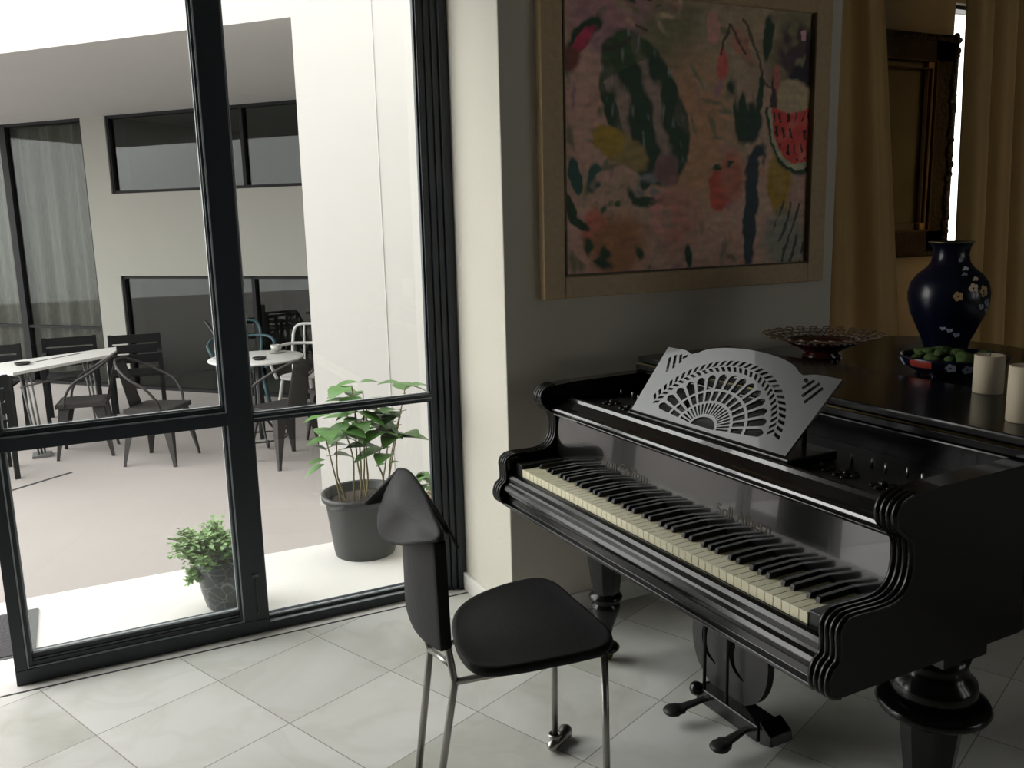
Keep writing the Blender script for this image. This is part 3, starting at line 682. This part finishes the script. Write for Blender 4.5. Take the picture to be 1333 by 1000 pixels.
# legs
def leg(u, v):
    m = MB()
    m.box((u-.068, v-.068, .565), (u+.068, v+.068, .61)).lathe([(.04, .455), (.082, .462), (.088, .475), (.085, .50), (.070, .515), (.064, .535), (.072, .566)], (u, v, 0), 32)
    m.lathe([(.06, .420), (.100, .424), (.112, .432), (.117, .442), (.112, .452), (.095, .458), (.04, .459)], (u, v, 0), 40)
    m.lathe([(.047, .246), (.068, .424)], (u, v, 0), 8, smooth=False)
    m.lathe([(.018, .055), (.021, .075), (.020, .095), (.027, .125), (.039, .158), (.048, .185), (.049, .200), (.042, .208), (.042, .214), (.055, .222), (.057, .232), (.050, .240), (.045, .248)], (u, v, 0), 32)
    m.lathe([(.012, .036), (.044, .038), (.048, .046), (.040, .055), (.015, .06)], (u, v, 0), 28)
    o = m.build('leg', 'black_lacquer', pn)
    MB().lathe([(.004, -.009), (.019, -.009), (.021, 0), (.019, .009), (.004, .009)], n=20, mtx=Matrix.Translation((u+.008, v, .021)) @ Matrix.Rotation(PI/2, 4, 'Y')).build('caster', 'brass', o)
leg(-.015, .315); leg(1.195, .36); leg(.38, 1.58)
# pedal lyre
m = MB().box((.39, .375, .035), (.655, .455, .085)).prism([(.655, .03), (.655, .10), (.70, .075), (.705, .045)], .38, .46, lambda a, b, t: (a, t, b))
m.build('pedal_box', 'black_lacquer', pn, bevel=.004)
hw = [(.075, .085), (.12, .115), (.150, .16), (.163, .215), (.160, .27), (.140, .33), (.11, .39), (.095, .46), (.10, .54), (.11, .606)]
hwp = smooth_path([(x, z, 0) for x, z in hw], 3); hw = [(p.x, p.y) for p in hwp]
outer = [(-x, z) for x, z in hw]+[(x, z) for x, z in hw[::-1]]
hol = []
for off_ in (-.100, .022):
    c = smooth_path([Vector((x+off_, z, 0)) for x, z in ((.012, .50), (.004, .42), (.012, .35), (.004, .28), (-.008, .225), (.006, .180), (.045, .158))], 4); w = [.003+.009*math.sin(PI*i/(len(c)-1)) for i in range(len(c))]
    L_, R_ = [], []
    for i, p in enumerate(c):
        t = (c[min(i+1, len(c)-1)]-c[max(i-1, 0)]).normalized(); L_.append((p.x-t.y*w[i], p.y+t.x*w[i])); R_.append((p.x+t.y*w[i], p.y-t.x*w[i]))
    hol.append(L_+R_[::-1])
ly = Matrix(((1, 0, 0, .480), (0, 0, -1, .43), (0, 1, 0, 0), (0, 0, 0, 1)))
plate_with_holes('lyre_plate', outer, hol, .024, 'lyre_black', pn, ly)
for uu in (.415, .515): MB().tube([(uu, .385, .08), (uu, .385, .608)], .0055, 8).build('pedal_rod', 'iron_dark', pn)
for uu, dx in ((.43, -.015), (.605, .02)):
    m = MB(); pts = [(uu, .40, .055), (uu+dx*.3, .36, .058), (uu+dx*.7, .315, .052), (uu+dx, .28, .048)]
    m.grid(lambda a, b: (uu+dx*a+(2*b-1)*(.010+.014*max(0, a-.35)*math.sin(PI*min(1, (a-.0)))+(.012 if a > .7 else 0)), .41-.15*a, .058-.016*a), 10, 4)
    m.lathe([(.003, -.004), (.023, -.004), (.026, 0), (.023, .004), (.003, .005)], (uu+dx, .268, .043), 20)
    m.build('pedal', 'iron_dark', pn, solid=.008)
MB().ball((.395, .372, .075), .022).build('box_knob', 'black_lacquer', pn)

# ------------------------------------------------------------ things on the piano
def on_piano(name, u, v, z, label, cat, group=None): return empty(name, pworld(u, v, z), PR, label, cat, group)
LZ = .998; FZ = 1.022
bw = on_piano('glass_bowl', .165, 1.085, LZ, 'dark ruby glass bowl with a wide lacy scalloped rim on the piano lid', 'bowl')
MB().lathe([(.003, 0), (.062, 0), (.066, .006), (.052, .016), (.075, .032), (.112, .048), (.122, .058), (.118, .060), (.10, .050), (.06, .034), (.003, .028)], n=48).build('bowl_body', 'ruby', bw)
m = MB(); nl = 26
for k in range(nl):
    a = 2*PI*k/nl
    for rr, zz, rad in ((.135, .064, .013), (.163, .071, .014), (.188, .078, .012)):
        c = Vector((rr*math.cos(a+rr*3), rr*math.sin(a+rr*3), zz)); e = Vector((math.cos(a), math.sin(a), .28)).normalized(); t = Vector((-math.sin(a), math.cos(a), 0))
        m.tube([c+(e*math.cos(q)*rad+t*math.sin(q)*rad*1.1) for q in [2*PI*i/8 for i in range(8)]], .0022, 5, closed=True)
m.build('lace_rim', mat('rim_glass', (.20, .13, .09), .2, spec=.6), bw)
m = MB()
for k in range(32):
    a = 2*PI*k/32; m.ball((.121*math.cos(a), .121*math.sin(a), .060), .0055, 8)
m.build('bead_ring', mat('bead_glass', (.30, .25, .22), .3), bw)

vb = on_piano('enamel_bowl', .64, 1.12, LZ, 'low round blue and red enamel bowl holding green moss, in front of the vase', 'bowl')
MB().lathe([(.005, .012), (.075, .012), (.11, .018), (.138, .036), (.147, .056), (.150, .062), (.143, .063), (.134, .050), (.10, .034), (.005, .030)], n=48).build('bowl_body', 'cobalt', vb)
for a in (.4, 1.5, 2.6, 3.7, 4.8, 5.9): MB().tube([(.085*math.cos(a), .085*math.sin(a), .018), (.10*math.cos(a), .10*math.sin(a), .0)], [.010, .006], 8).build('foot', 'cobalt', vb)
m = MB()
for k in range(34):
    a = rnd.uniform(0, 2*PI); q = .115*math.sqrt(rnd.random()); m.ball((q*math.cos(a), q*math.sin(a), .050+.02*rnd.random()), rnd.uniform(.012, .026), 8, (1, 1, .6))
o = m.build('moss', 'moss', vb); o['kind'] = 'stuff'
def petal_patch(mb, c, n, r, k=5):
    n = n.normalized(); t = n.cross(Vector((0, 0, 1))).normalized(); s_ = n.cross(t)
    for i in range(k):
        a = 2*PI*i/k; p = c+(t*math.cos(a)+s_*math.sin(a))*r*.55
        mb.add([p+(t*math.cos(q)+s_*math.sin(q))*r*.42+n*.001 for q in [2*PI*j/8 for j in range(8)]], [tuple(range(8))])
m = MB(); m2 = MB()
for a, z in ((3.5, .045), (3.8, .04), (4.1, .047), (5.3, .045), (5.6, .042)):
    n_v = Vector((math.cos(a), math.sin(a), -.5)); petal_patch(m, Vector((.144*math.cos(a), .144*math.sin(a), z)), n_v, .016)
m.build('painted_flower', 'blossom_pale', vb)
m2.grid(lambda a, b: ((.148-.006*b*b)*math.cos(4.45+.5*a)*1.003, (.148-.006*b*b)*math.sin(4.45+.5*a)*1.003, .058-.020*b), 8, 4); m2.build('red_panel', 'red_enamel', vb)

vs_ = on_piano('vase', .455, 1.33, LZ, 'tall dark blue enamel vase with blossom decoration behind the low bowl', 'vase')
vprof = [(.005, 0), (.062, 0), (.066, .008), (.063, .03), (.072, .07), (.092, .115), (.112, .16), (.121, .20), (.122, .225), (.114, .258), (.095, .285), (.070, .305), (.058, .322), (.053, .345), (.056, .368), (.063, .380), (.068, .386), (.060, .386), (.050, .36), (.045, .33), (.005, .32)]
MB().lathe(vprof, n=48).build('vase_body', 'cobalt', vs_)
MB().tube([(.0665*math.cos(2*PI*k/40), .0665*math.sin(2*PI*k/40), .385) for k in range(40)], .0025, 6, closed=True).build('gilt_rim', 'brass', vs_)
m = MB(); mp_ = MB()
def vr(z):
    for (r0, z0), (r1, z1) in zip(vprof[2:17], vprof[3:18]):
        if z0 <= z <= z1: return r0+(r1-r0)*(z-z0)/(z1-z0)
    return .06
view = math.atan2(-vs_.location.y, -vs_.location.x)-PR    # side of the vase that looks into the room
for da, z, r_, w in ((.62, .245, .018, 0), (.95, .235, .020, 0), (.22, .222, .016, 0), (.75, .27, .012, 0), (1.1, .20, .016, 1), (.9, .19, .013, 1), (.6, .30, .012, 1), (.45, .285, .010, 1), (1.2, .175, .012, 1), (.1, .115, .011, 1), (-.1, .12, .009, 1), (.35, .10, .012, 1), (.5, .33, .008, 1)):
    a = view+da; r = vr(z); petal_patch(mp_ if w else m, Vector((r*math.cos(a), r*math.sin(a), z))*1.0, Vector((math.cos(a), math.sin(a), .1)), r_)
m.build('blossom', 'blossom', vs_); mp_.build('blossom', 'blossom_pale', vs_)
def candle(u, v, h, r, label):
    o = on_piano('pillar_candle', u, v, FZ, label, 'candle', 'cream pillar candles on the piano lid')
    MB().lathe([(.002, 0), (r-.001, 0), (r, .002), (r, h-.002), (r-.003, h), (r-.007, h-.003), (.006, h-.006)], n=40).build('wax', 'wax', o)
    MB().tube([(0, 0, h-.007), (.001, 0, h+.006), (.004, 0, h+.012)], .0012, 5).build('wick', 'iron_dark', o)
candle(1.165, .640, .125, .034, 'cream pillar candle nearest the right edge, in front of the other one')
candle(.925, .868, .098, .036, 'shorter cream pillar candle further back on the piano lid')

# ------------------------------------------------------------ painting
PX0, PX1, PZ0, PZ1 = 1.555, 2.690, 1.285, 2.245
pt = empty('framed_painting', (2.12, WY, 1.21), 0, 'large framed painting of melons and flowers hanging above the piano', 'painting')
def off(p): return (p[0]-2.12, p[1]-WY, p[2]-1.21)
fx0, fx1, fz0, fz1 = 1.470, 2.775, 1.208, 2.33
def fbar(x0, x1, z0, z1, y0=-.045): return ((x0-2.12, y0, z0-1.21), (x1-2.12, -.002, z1-1.21))
m = MB().box(*fbar(fx0, PX0, fz0, fz1)).box(*fbar(PX1, fx1, fz0, fz1)).box(*fbar(PX0, PX1, fz0, PZ0)).box(*fbar(PX0, PX1, PZ1, fz1))
m.build('frame', 'frame_wood', pt, bevel=.004)
m = MB().box(*fbar(PX0, PX1, PZ0, PZ0+.006, -.048)).box(*fbar(PX0-.0, PX0+.006, PZ0, PZ1, -.048)).box(*fbar(PX1-.006, PX1, PZ0, PZ1, -.048)); m.build('frame_lip', 'gilt_line', pt)
def paint_canvas():
    nx, nz = 300, 250
    cols = []
    def nz_(x, y, s, k=0): return noise.noise(Vector((x*s, y*s, k)))
    def ell(x, y, cx, cy, a, b, rot, soft=.15):
        c, s = math.cos(rot), math.sin(rot); dx, dy = (x-cx)*1.18, y-cy
        u, v = (dx*c+dy*s)/a, (-dx*s+dy*c)/b; d = math.sqrt(u*u+v*v); return max(0, min(1, (1-d)/soft+.5)), u, v
    def mixc(a, b, t): return [a[i]*(1-t)+b[i]*t for i in range(3)]
    pink = (.56, .34, .27); tan = (.42, .31, .20); olive = (.22, .19, .11); orange = (.50, .28, .16); mauve = (.42, .22, .24); dkg = (.025, .055, .03); mid = (.07, .12, .06)
    dkb = (.03, .045, .055); red = (.62, .07, .06); cream = (.50, .38, .26); yel = (.42, .27, .04); magenta = (.50, .05, .11); grey = (.2, .21, .2)
    # ellipses: cx, cy, a, b, rot, soft, colour, density noise scale (0 = solid), threshold
    E_ = [(.19, .93, .20, .11, .1, .5, mauve, 0, 0), (.10, .60, .16, .24, 0, .6, pink, 0, 0), (.45, .88, .20, .14, 0, .6, olive, 0, 0), (.62, .72, .14, .25, .2, .7, tan, 0, 0), (.50, .50, .18, .28, 0, .8, orange, 0, 0),
          (.30, 1.0, .12, .03, 0, .4, dkg, 9, -.1), (.92, .86, .16, .16, 0, .4, olive, 0, 0), (.93, .84, .10, .12, .3, .4, (.09, .05, .06), 6, -.3), (.76, .92, .09, .10, 0, .6, tan, 6, -.2),
          (.08, .85, .10, .035, .75, .25, dkg, 0, 0), (.075, .83, .075, .024, .75, .25, magenta, 0, 0), (.03, .76, .05, .04, .2, .4, (.2, .06, .05), 0, 0), (.17, .83, .07, .05, .3, .6, (.40, .22, .25), 0, 0),
          # long watermelon
          (.305, .60, .30, .170, -1.12, .06, (.10, .14, .08), 0, 0),
          (.22, .46, .13, .060, -.5, .2, (.33, .24, .09), 0, 0), (.165, .49, .075, .055, -.3, .2, yel, 0, 0),
          (.33, .32, .07, .055, .3, .3, grey, 8, -.2), (.30, .29, .10, .05, -.2, .3, dkg, 7, -.05), (.39, .38, .055, .06, 0, .3, (.22, .12, .12), 0, 0),
          (.43, .20, .10, .12, .0, .8, (.50, .22, .17), 0, 0), (.36, .22, .09, .05, 1.2, .3, (.60, .28, .26), 8, -.1), (.40, .16, .14, .10, .2, .5, (.42, .26, .2), 8, 0), (.12, .16, .06, .075, .2, .35, (.62, .17, .14), 0, 0), (.20, .10, .13, .12, 0, .7, (.38, .17, .08), 0, 0),
          (.045, .36, .028, .07, .3, .2, (.03, .09, .08), 0, 0), (.12, .35, .03, .06, -.2, .25, (.04, .10, .08), 7, -.2), (.02, .26, .02, .07, .6, .2, dkg, 0, 0), (.05, .20, .06, .015, -.7, .3, dkg, 0, 0), (.13, .08, .04, .08, .7, .3, dkg, 6, -.1), (.17, .25, .06, .05, 0, .6, mid, 9, 0),
          (.30, .06, .03, .05, .4, .4, dkg, 7, -.1), (.48, .05, .015, .05, 0, .4, dkg, 0, 0),
          # dark vertical trunk and green leaves
          (.745, .22, .035, .24, -.06, .25, dkb, 0, 0), (.755, .40, .045, .10, -.3, .3, dkb, 7, -.3), (.735, .57, .06, .08, -.2, .25, (.03, .05, .04), 0, 0), (.69, .60, .035, .12, .1, .3, dkg, 0, 0), (.68, .71, .06, .03, .4, .3, dkg, 0, 0), (.755, .66, .013, .10, -.08, .3, dkg, 0, 0),
          (.70, .72, .05, .10, .0, .5, (.42, .30, .22), 0, 0), (.76, .74, .04, .10, .1, .5, (.38, .27, .19), 0, 0), (.775, .66, .012, .11, -.06, .3, dkg, 0, 0), (.70, .59, .022, .10, .1, .3, dkg, 0, 0),
          (.80, .89, .025, .09, -.1, .3, dkg, 0, 0), (.83, .66, .022, .10, 0, .3, (.06, .04, .04), 0, 0), (.85, .72, .025, .07, .1, .3, (.45, .15, .13), 0, 0), (.95, .73, .05, .07, .4, .25, (.02, .02, .03), 0, 0), (.985, .80, .025, .13, 0, .2, (.03, .02, .03), 0, 0),
          (.57, .91, .032, .06, 0, .25, (.58, .30, .26), 0, 0), (.61, .78, .028, .06, .1, .3, (.62, .14, .12), 0, 0), (.67, .87, .025, .05, .1, .4, (.50, .22, .16), 0, 0), (.72, .84, .04, .06, .2, .5, (.42, .2, .14), 6, -.2),
          # red pomegranate
          (.61, .31, .055, .09, 0, .2, (.55, .10, .07), 0, 0), (.66, .36, .06, .10, .1, .6, (.50, .18, .12), 0, 0), (.62, .40, .06, .012, .2, .3, dkg, 6, -.2),
          # yellow pear, grasses at the lower right
          (.88, .30, .07, .14, .35, .25, (.38, .23, .03), 0, 0), (.86, .37, .035, .09, .2, .3, (.40, .25, .06), 0, 0), (.80, .25, .028, .045, 0, .25, (.5, .35, .25), 0, 0), (.96, .26, .06, .10, 0, .6, (.45, .28, .22), 0, 0), (.90, .10, .12, .12, 0, .6, (.25, .24, .19), 0, 0)]
    rp_ = random.Random(21); pal = [pink, tan, olive, orange, mauve, cream, (.30, .22, .16), (.45, .25, .2), (.24, .22, .15)]
    DB = [(rp_.random(), rp_.random(), rp_.uniform(.012, .05), rp_.uniform(.006, .016), rp_.uniform(0, PI), .9, rp_.choice(pal), 0, 0) for _ in range(150)]
    E_ = E_[:5]+DB+E_[5:]; MEL = 13+len(DB)
    for i in range(nx+1):
        for j in range(nz+1):
            x, y = i/nx, j/nz; xr, yr = x, y
            w = .012; x += w*nz_(xr, yr, 14, 1)+.006*nz_(xr, yr, 40, 2); y += w*nz_(xr, yr, 14, 5)+.006*nz_(xr, yr, 40, 7)
            c = mixc(tan, pink, max(0, min(1, .5+.8*nz_(xr, yr, 3, 3)+.4*(.5-yr))))
            c = mixc(c, olive, max(0, min(1, (yr-.62)*2+.6*nz_(xr, yr, 5, 9)))*(.5 if xr > .3 else 0))
            for n, (ex, ey, a, b, rot, soft, col, ds, th) in enumerate(E_):
                if abs(x-ex) > (a+b)*1.3 or abs(y-ey) > (a+b)*1.3: continue
                t, u, v = ell(x, y, ex, ey, a, b, rot, soft)
                if t <= 0: continue
                if ds: t *= max(0, min(1, (nz_(xr, yr, ds*3, n)-th)*4))
                if n == MEL:
                    s_ = math.sin(v*8+4.5*nz_(xr, yr, 5, 4)+1.6*u); col2 = mixc(dkg, (.34, .24, .20), max(0, min(1, s_*.9+.1+1.3*nz_(xr*1.6, yr, 13, 8))))
                    if abs(v) > .68: col2 = mixc(col2, dkg, .75)
                    if u < -.55: col2 = mixc(col2, (.05, .09, .035), .7)
                    col2 = mixc(col2, (.3, .34, .33), max(0, nz_(xr*2, yr*.6, 26, 6)-.38)*2)
                    col = col2
                c = mixc(c, col, t)
            # red melon slice
            t, u, v = ell(x, y, .955, .63, .185, .265, 0, .05)
            if y < .63 and t > 0:
                q = math.sqrt(u*u+v*v); cc = red if q < .84 else ((.45, .42, .28) if q < .93 else dkg)
                if q < .80:
                    cc = mixc(red, (.75, .16, .13), max(0, nz_(xr, yr, 18, 2)*2))
                    sx_ = (x*30+.5*math.floor(y*16)) % 1-.5; sy_ = (y*16) % 1-.5
                    if abs(sx_+.2*sy_) < .17 and abs(sy_) < .33 and nz_(math.floor(x*30), math.floor(y*16), 1.7, 1) > -.25: cc = (.03, .01, .015)
                c = mixc(c, cc, t)
            t, u, v = ell(x, y, .925, .675, .10, .065, 0, .2)
            c = mixc(c, (.46, .36, .22), t)
            if abs(x-.955) < .013 and abs(y-.905) < .018: c = (.75, .35, .36)
            # grass strokes
            if .84 < x < .99 and y < .26:
                g = math.sin((x-.28*y)*150+2*nz_(xr, yr, 6, 2))
                if g > .62 and nz_(xr, yr, 9, 4) > -.15: c = mixc(c, (.03, .045, .04), .85)
            # thin branches
            for (ax, ay), (bx2, by2) in (((.64, .93), (.70, .83)), ((.70, .96), (.79, .72)), ((.79, .72), (.83, .70)), ((.64, .93), (.60, .82)), ((.17, .80), (.24, .85)), ((.27, .9), (.31, .88))):
                dx, dy = bx2-ax, by2-ay; tt = max(0, min(1, ((x-ax)*dx+(y-ay)*dy)/(dx*dx+dy*dy))); dd = math.hypot(x-ax-tt*dx, y-ay-tt*dy)
                if dd < .006: c = mixc(c, (.06, .04, .04), .8)
            br = 1+.24*nz_(xr*1.0, yr*2.2, 20, 11)+.14*nz_(xr, yr, 60, 12)
            cols.append([max(0, min(.95, k*br*1.5)) for k in c]+[1])
    vs = [((PX0+(PX1-PX0)*i/nx)-2.12, -.026+.0006*nz_(i/nx, j/nz, 50, 3), (PZ0+(PZ1-PZ0)*j/nz)-1.21) for i in range(nx+1) for j in range(nz+1)]
    fs = [(i*(nz+1)+j, (i+1)*(nz+1)+j, (i+1)*(nz+1)+j+1, i*(nz+1)+j+1) for i in range(nx) for j in range(nz)]
    me = bpy.data.meshes.new('canvas'); me.from_pydata(vs, [], fs); ca = me.color_attributes.new('paint', 'FLOAT_COLOR', 'POINT')
    ca.data.foreach_set('color', [k for c in cols for k in c])
    m = bpy.data.materials.new('oil_paint'); m.use_nodes = True; nt = m.node_tree; b = nt.nodes['Principled BSDF']; b.inputs['Roughness'].default_value = .6
    a = nt.nodes.new('ShaderNodeVertexColor'); a.layer_name = 'paint'; nt.links.new(a.outputs[0], b.inputs['Base Color']); me.materials.append(m)
    o = bpy.data.objects.new('canvas', me); COL.objects.link(o); o.parent = pt
    MB().box((PX0-2.12-.01, -.022, PZ0-1.21-.01), (PX1-2.12+.01, -.003, PZ1-1.21+.01)).build('backing_board', 'frame_wood', pt)
paint_canvas()

# ------------------------------------------------------------ curtains, mirror
def drape(name, x0t, x1t, x0b, x1b, y, z0, z1, folds, amp, label, seed):
    r_ = random.Random(seed); ph = [r_.uniform(0, 6) for _ in range(3)]
    def fn(a, b):
        t = b; xa = x0b+(x0t-x0b)*t; xb = x1b+(x1t-x1b)*t; k = a*folds*2*PI
        return (xa+(xb-xa)*a, y+amp*(.75+.35*(1-t))*(math.sin(k+ph[0]+.4*math.sin(t*2+ph[1]))+.35*math.sin(2*k+ph[2])), z0+(z1-z0)*t)
    o = MB().grid(fn, 120, 24).build(name, 'curtain', solid=.003); return tag(o, label, 'curtain')
drape('curtain', 2.90, 3.27, 2.90, 3.68, 2.94, .02, CZ-.06, 2.3, .035, 'ochre curtain hanging in the opening right beside the painting wall', 1)
drape('curtain', 3.818, 4.65, 3.915, 4.85, 2.90, .02, CZ-.06, 5, .04, 'brown curtain at the right edge, behind the vase and candles', 4)
o = MB().tube([(2.88, 2.94, CZ-.03), (4.9, 2.90, CZ-.03)], .012, 10).build('curtain_rail', 'iron_dark'); tag(o, 'dark curtain rail spanning the opening above both ochre curtains', 'curtain rail')
mr = empty('framed_mirror', (4.05, 3.39, 1.24), 0, 'large mirror in a heavy carved dark wooden frame seen between the two curtains', 'mirror')
mx0, mx1, mz0, mz1 = -.62, .262, 0, 1.135
m = MB()
for x0, x1, z0, z1 in ((mx0, mx0+.16, mz0, mz1), (mx1-.17, mx1, mz0, mz1), (mx0, mx1, mz0, mz0+.13), (mx0, mx1, mz1-.13, mz1)): m.box((x0, -.06, z0), (x1, -.002, z1))
rq = random.Random(9)
zz = .01
while zz < mz1-.12:
    m.ball((mx1+rq.uniform(-.008, .008), -.035, zz), rq.uniform(.012, .022), 8, (1, .8, 1)); zz += rq.uniform(.018, .03)
for k in range(40): m.ball((mx0+(mx1-mx0)*k/39, -.05, .012), .018, 8); m.ball((mx0+(mx1-mx0)*k/39, -.055, mz1-.02), .016, 8)
for k in range(46): m.ball((mx1-.035+rq.uniform(-.01, .01), -.062, mz1*k/45), rq.uniform(.014, .024), 8)
m.build('carved_frame', 'carved', mr)
m = MB()
for q in (.165, .205): m.box((mx1-q-.004, -.068, mz0+q-.03), (mx1-q+.004, -.05, mz1-q+.03)).box((mx0+q-.02, -.068, mz0+q-.034), (mx1-q, -.05, mz0+q-.028)).box((mx0+q-.02, -.068, mz1-q+.028), (mx1-q, -.05, mz1-q+.034))
m.build('gilt_slip', 'gilt_line', mr)
MB().box((mx1-.215, -.05, mz0+.10), (mx1-.165, -.02, mz1-.1)).build('inner_moulding', 'frame_wood', mr)
MB().box((mx0+.15, -.03, mz0+.12), (mx1-.16, -.02, mz1-.12)).build('mirror_glass', 'mirror', mr)

# ------------------------------------------------------------ black leather chair with steel legs
CO = Vector((.93, 1.90, 0))
ch = empty('side_chair', CO, 0, 'small black leather chair with thin steel legs and draped headpiece in front of the piano', 'chair')
def cp(*p): return Vector(p)-CO
seat = [(.788, 1.997), (.822, 2.056), (.885, 2.108), (.969, 2.137), (1.047, 2.147), (1.117, 2.139), (1.148, 2.100), (1.152, 2.025), (1.143, 1.89), (1.128, 1.76), (1.076, 1.702), (1.009, 1.697), (.93, 1.706), (.853, 1.716), (.789, 1.733), (.753, 1.762), (.745, 1.812), (.756, 1.894)]
sp_ = smooth_path([(x, y, 0) for x, y in seat]+[(seat[0][0], seat[0][1], 0)], 4)[:-1]
cen = Vector((.96, 1.92, 0)); m = MB(); rings = []
vsx = []; nS = len(sp_)
for sc, z in ((.0, .459), (.35, .4585), (.7, .458), (.93, .459), (.965, .461), (.99, .457), (1.0, .450), (.995, .440), (.96, .434), (.5, .432), (0, .432)):
    for p in sp_:
        q = cen+(p-cen)*max(sc, .002); tilt_z = .010*max(0, (q.y-2.0)/.14)
        vsx.append(cp(q.x, q.y, z+tilt_z))
fs = [(i*nS+k, i*nS+(k+1) % nS, (i+1)*nS+(k+1) % nS, (i+1)*nS+k) for i in range(10) for k in range(nS)]
m.add(vsx, fs, True); m.build('seat', 'leather', ch)
A = (.716, 1.968, .420); B = (.709, 1.790, .420); Cc = (1.075, 1.712, .436); Dd = (1.096, 2.006, .436)
def frame_leg(path): return MB().tube([cp(*p) for p in path], .0092, 8)
frame_leg([(.668, 1.985, .03), A, (.700, 2.020, .52), (.697, 2.030, .69)]).build('leg', 'steel', ch)
frame_leg([(.654, 1.825, .03), B, (.706, 1.822, .50), (.700, 1.838, .69)]).build('leg', 'steel', ch)
frame_leg([(1.074, 1.700, .03), Cc]).build('leg', 'steel', ch)
frame_leg([(1.094, 2.008, .03), Dd]).build('leg', 'steel', ch)
MB().tube([cp(*A), cp(.706, 1.806, .458)], .0085, 8).tube([cp(*B), cp(*Cc)], .0085, 8).tube([cp(*A), cp(*Dd)], .0085, 8).tube([cp(*Cc), cp(*Dd)], .0085, 8).build('seat_rail', 'steel', ch)
for x, y, an in ((1.094, 2.008, 32), (1.074, 1.700, 32), (.668, 1.985, 212), (.654, 1.825, 212)):
    m = MB(); d = Vector((math.cos(R(an)), math.sin(R(an)), 0)); o0 = cp(x, y, 0)
    pts = [o0-d*.030+Vector((0, 0, .018)), o0-d*.022+Vector((0, 0, .020)), o0-d*.005+Vector((0, 0, .0185)), o0+d*.02+Vector((0, 0, .0175)), o0+d*.045+Vector((0, 0, .0205)), o0+d*.065+Vector((0, 0, .0225)), o0+d*.078+Vector((0, 0, .022)), o0+d*.084+Vector((0, 0, .022))]
    m.tube(pts, [.004, .015, .0175, .016, .0195, .0215, .014, .003], 16)
    m.lathe([(.010, .020), (.014, .030), (.013, .038), (.019, .043), (.0195, .048), (.017, .050), (.010, .048), (.009, .044)], o0, 20)
    m.build('foot_cap', 'steel', ch)
# back sling: a padded sheath over the two posts
def sling(a, b):
    z = .495+.265*b; y0 = 1.806+.014*b; y1 = 2.048; y = y0+(y1-y0)*a
    x = .699-.016*math.sin(PI*a)
    zz = z+(.020*(a)-.012*math.sin(PI*a))*(1-b)
    return cp(x, y, zz)
MB().grid(sling, 14, 12).build('backrest', 'leather', ch, solid=.032, bevel=.004)
# draped headpiece
def hp(name, outline, apex, bulge, nrm, thick=.007):
    ol = smooth_path([cp(*p) for p in outline]+[cp(*outline[0])], 4)[:-1]; c = cp(*apex); n = len(ol); vs = []; fs = []
    K = 9
    for i in range(K+1):
        t = .12+.88*i/K
        nv = Vector(nrm).normalized()
        for p in ol: d = p-c; q = d.dot(nv); vs.append(c+(d-nv*q)*max(t, .01)+nv*(q*t*t+bulge*(1-t*t)))
    for i in range(K):
        for k in range(n): fs.append((i*n+k, i*n+(k+1) % n, (i+1)*n+(k+1) % n, (i+1)*n+k))
    vs.append(c+nv*bulge); k0 = len(vs)-1
    fs += [(k0, k, (k+1) % n) for k in range(n)]
    return MB().add(vs, fs, True)
lobe = [(.690, 2.062, .877), (.662, 2.100, .812), (.636, 2.092, .736), (.631, 2.031, .710), (.630, 1.912, .734), (.642, 1.800, .775), (.672, 1.742, .798), (.690, 1.828, .828), (.698, 1.905, .860), (.697, 2.000, .884)]
hm = hp('x', lobe, (.655, 1.940, .800), .010, (-1, -.25, .1))
# far wing, swept back from the ridge
def wing(a, b):
    p0 = Vector((.690, 2.070, .877)); p1 = Vector((.612, 2.120, .782)); p2 = Vector((.700, 2.060, .800)); p3 = Vector((.618, 2.112, .779))
    top = p0.lerp(p1, a); bot = p2.lerp(p3, a); q = top.lerp(bot, b); q.x -= .01*math.sin(PI*b)*(1-a); return cp(*q)
hm.grid(wing, 10, 6)
# far side slope of the cap
hm.grid(lambda a, b: cp(*(Vector((.690, 2.062, .877)).lerp(Vector((.698, 1.780, .795)), a)+Vector((.030*b, .004*b, -.045*b*b))+Vector((0, 0, .018*math.sin(PI*a))))), 10, 5)
hm.build('headpiece', 'leather', ch, solid=.006)
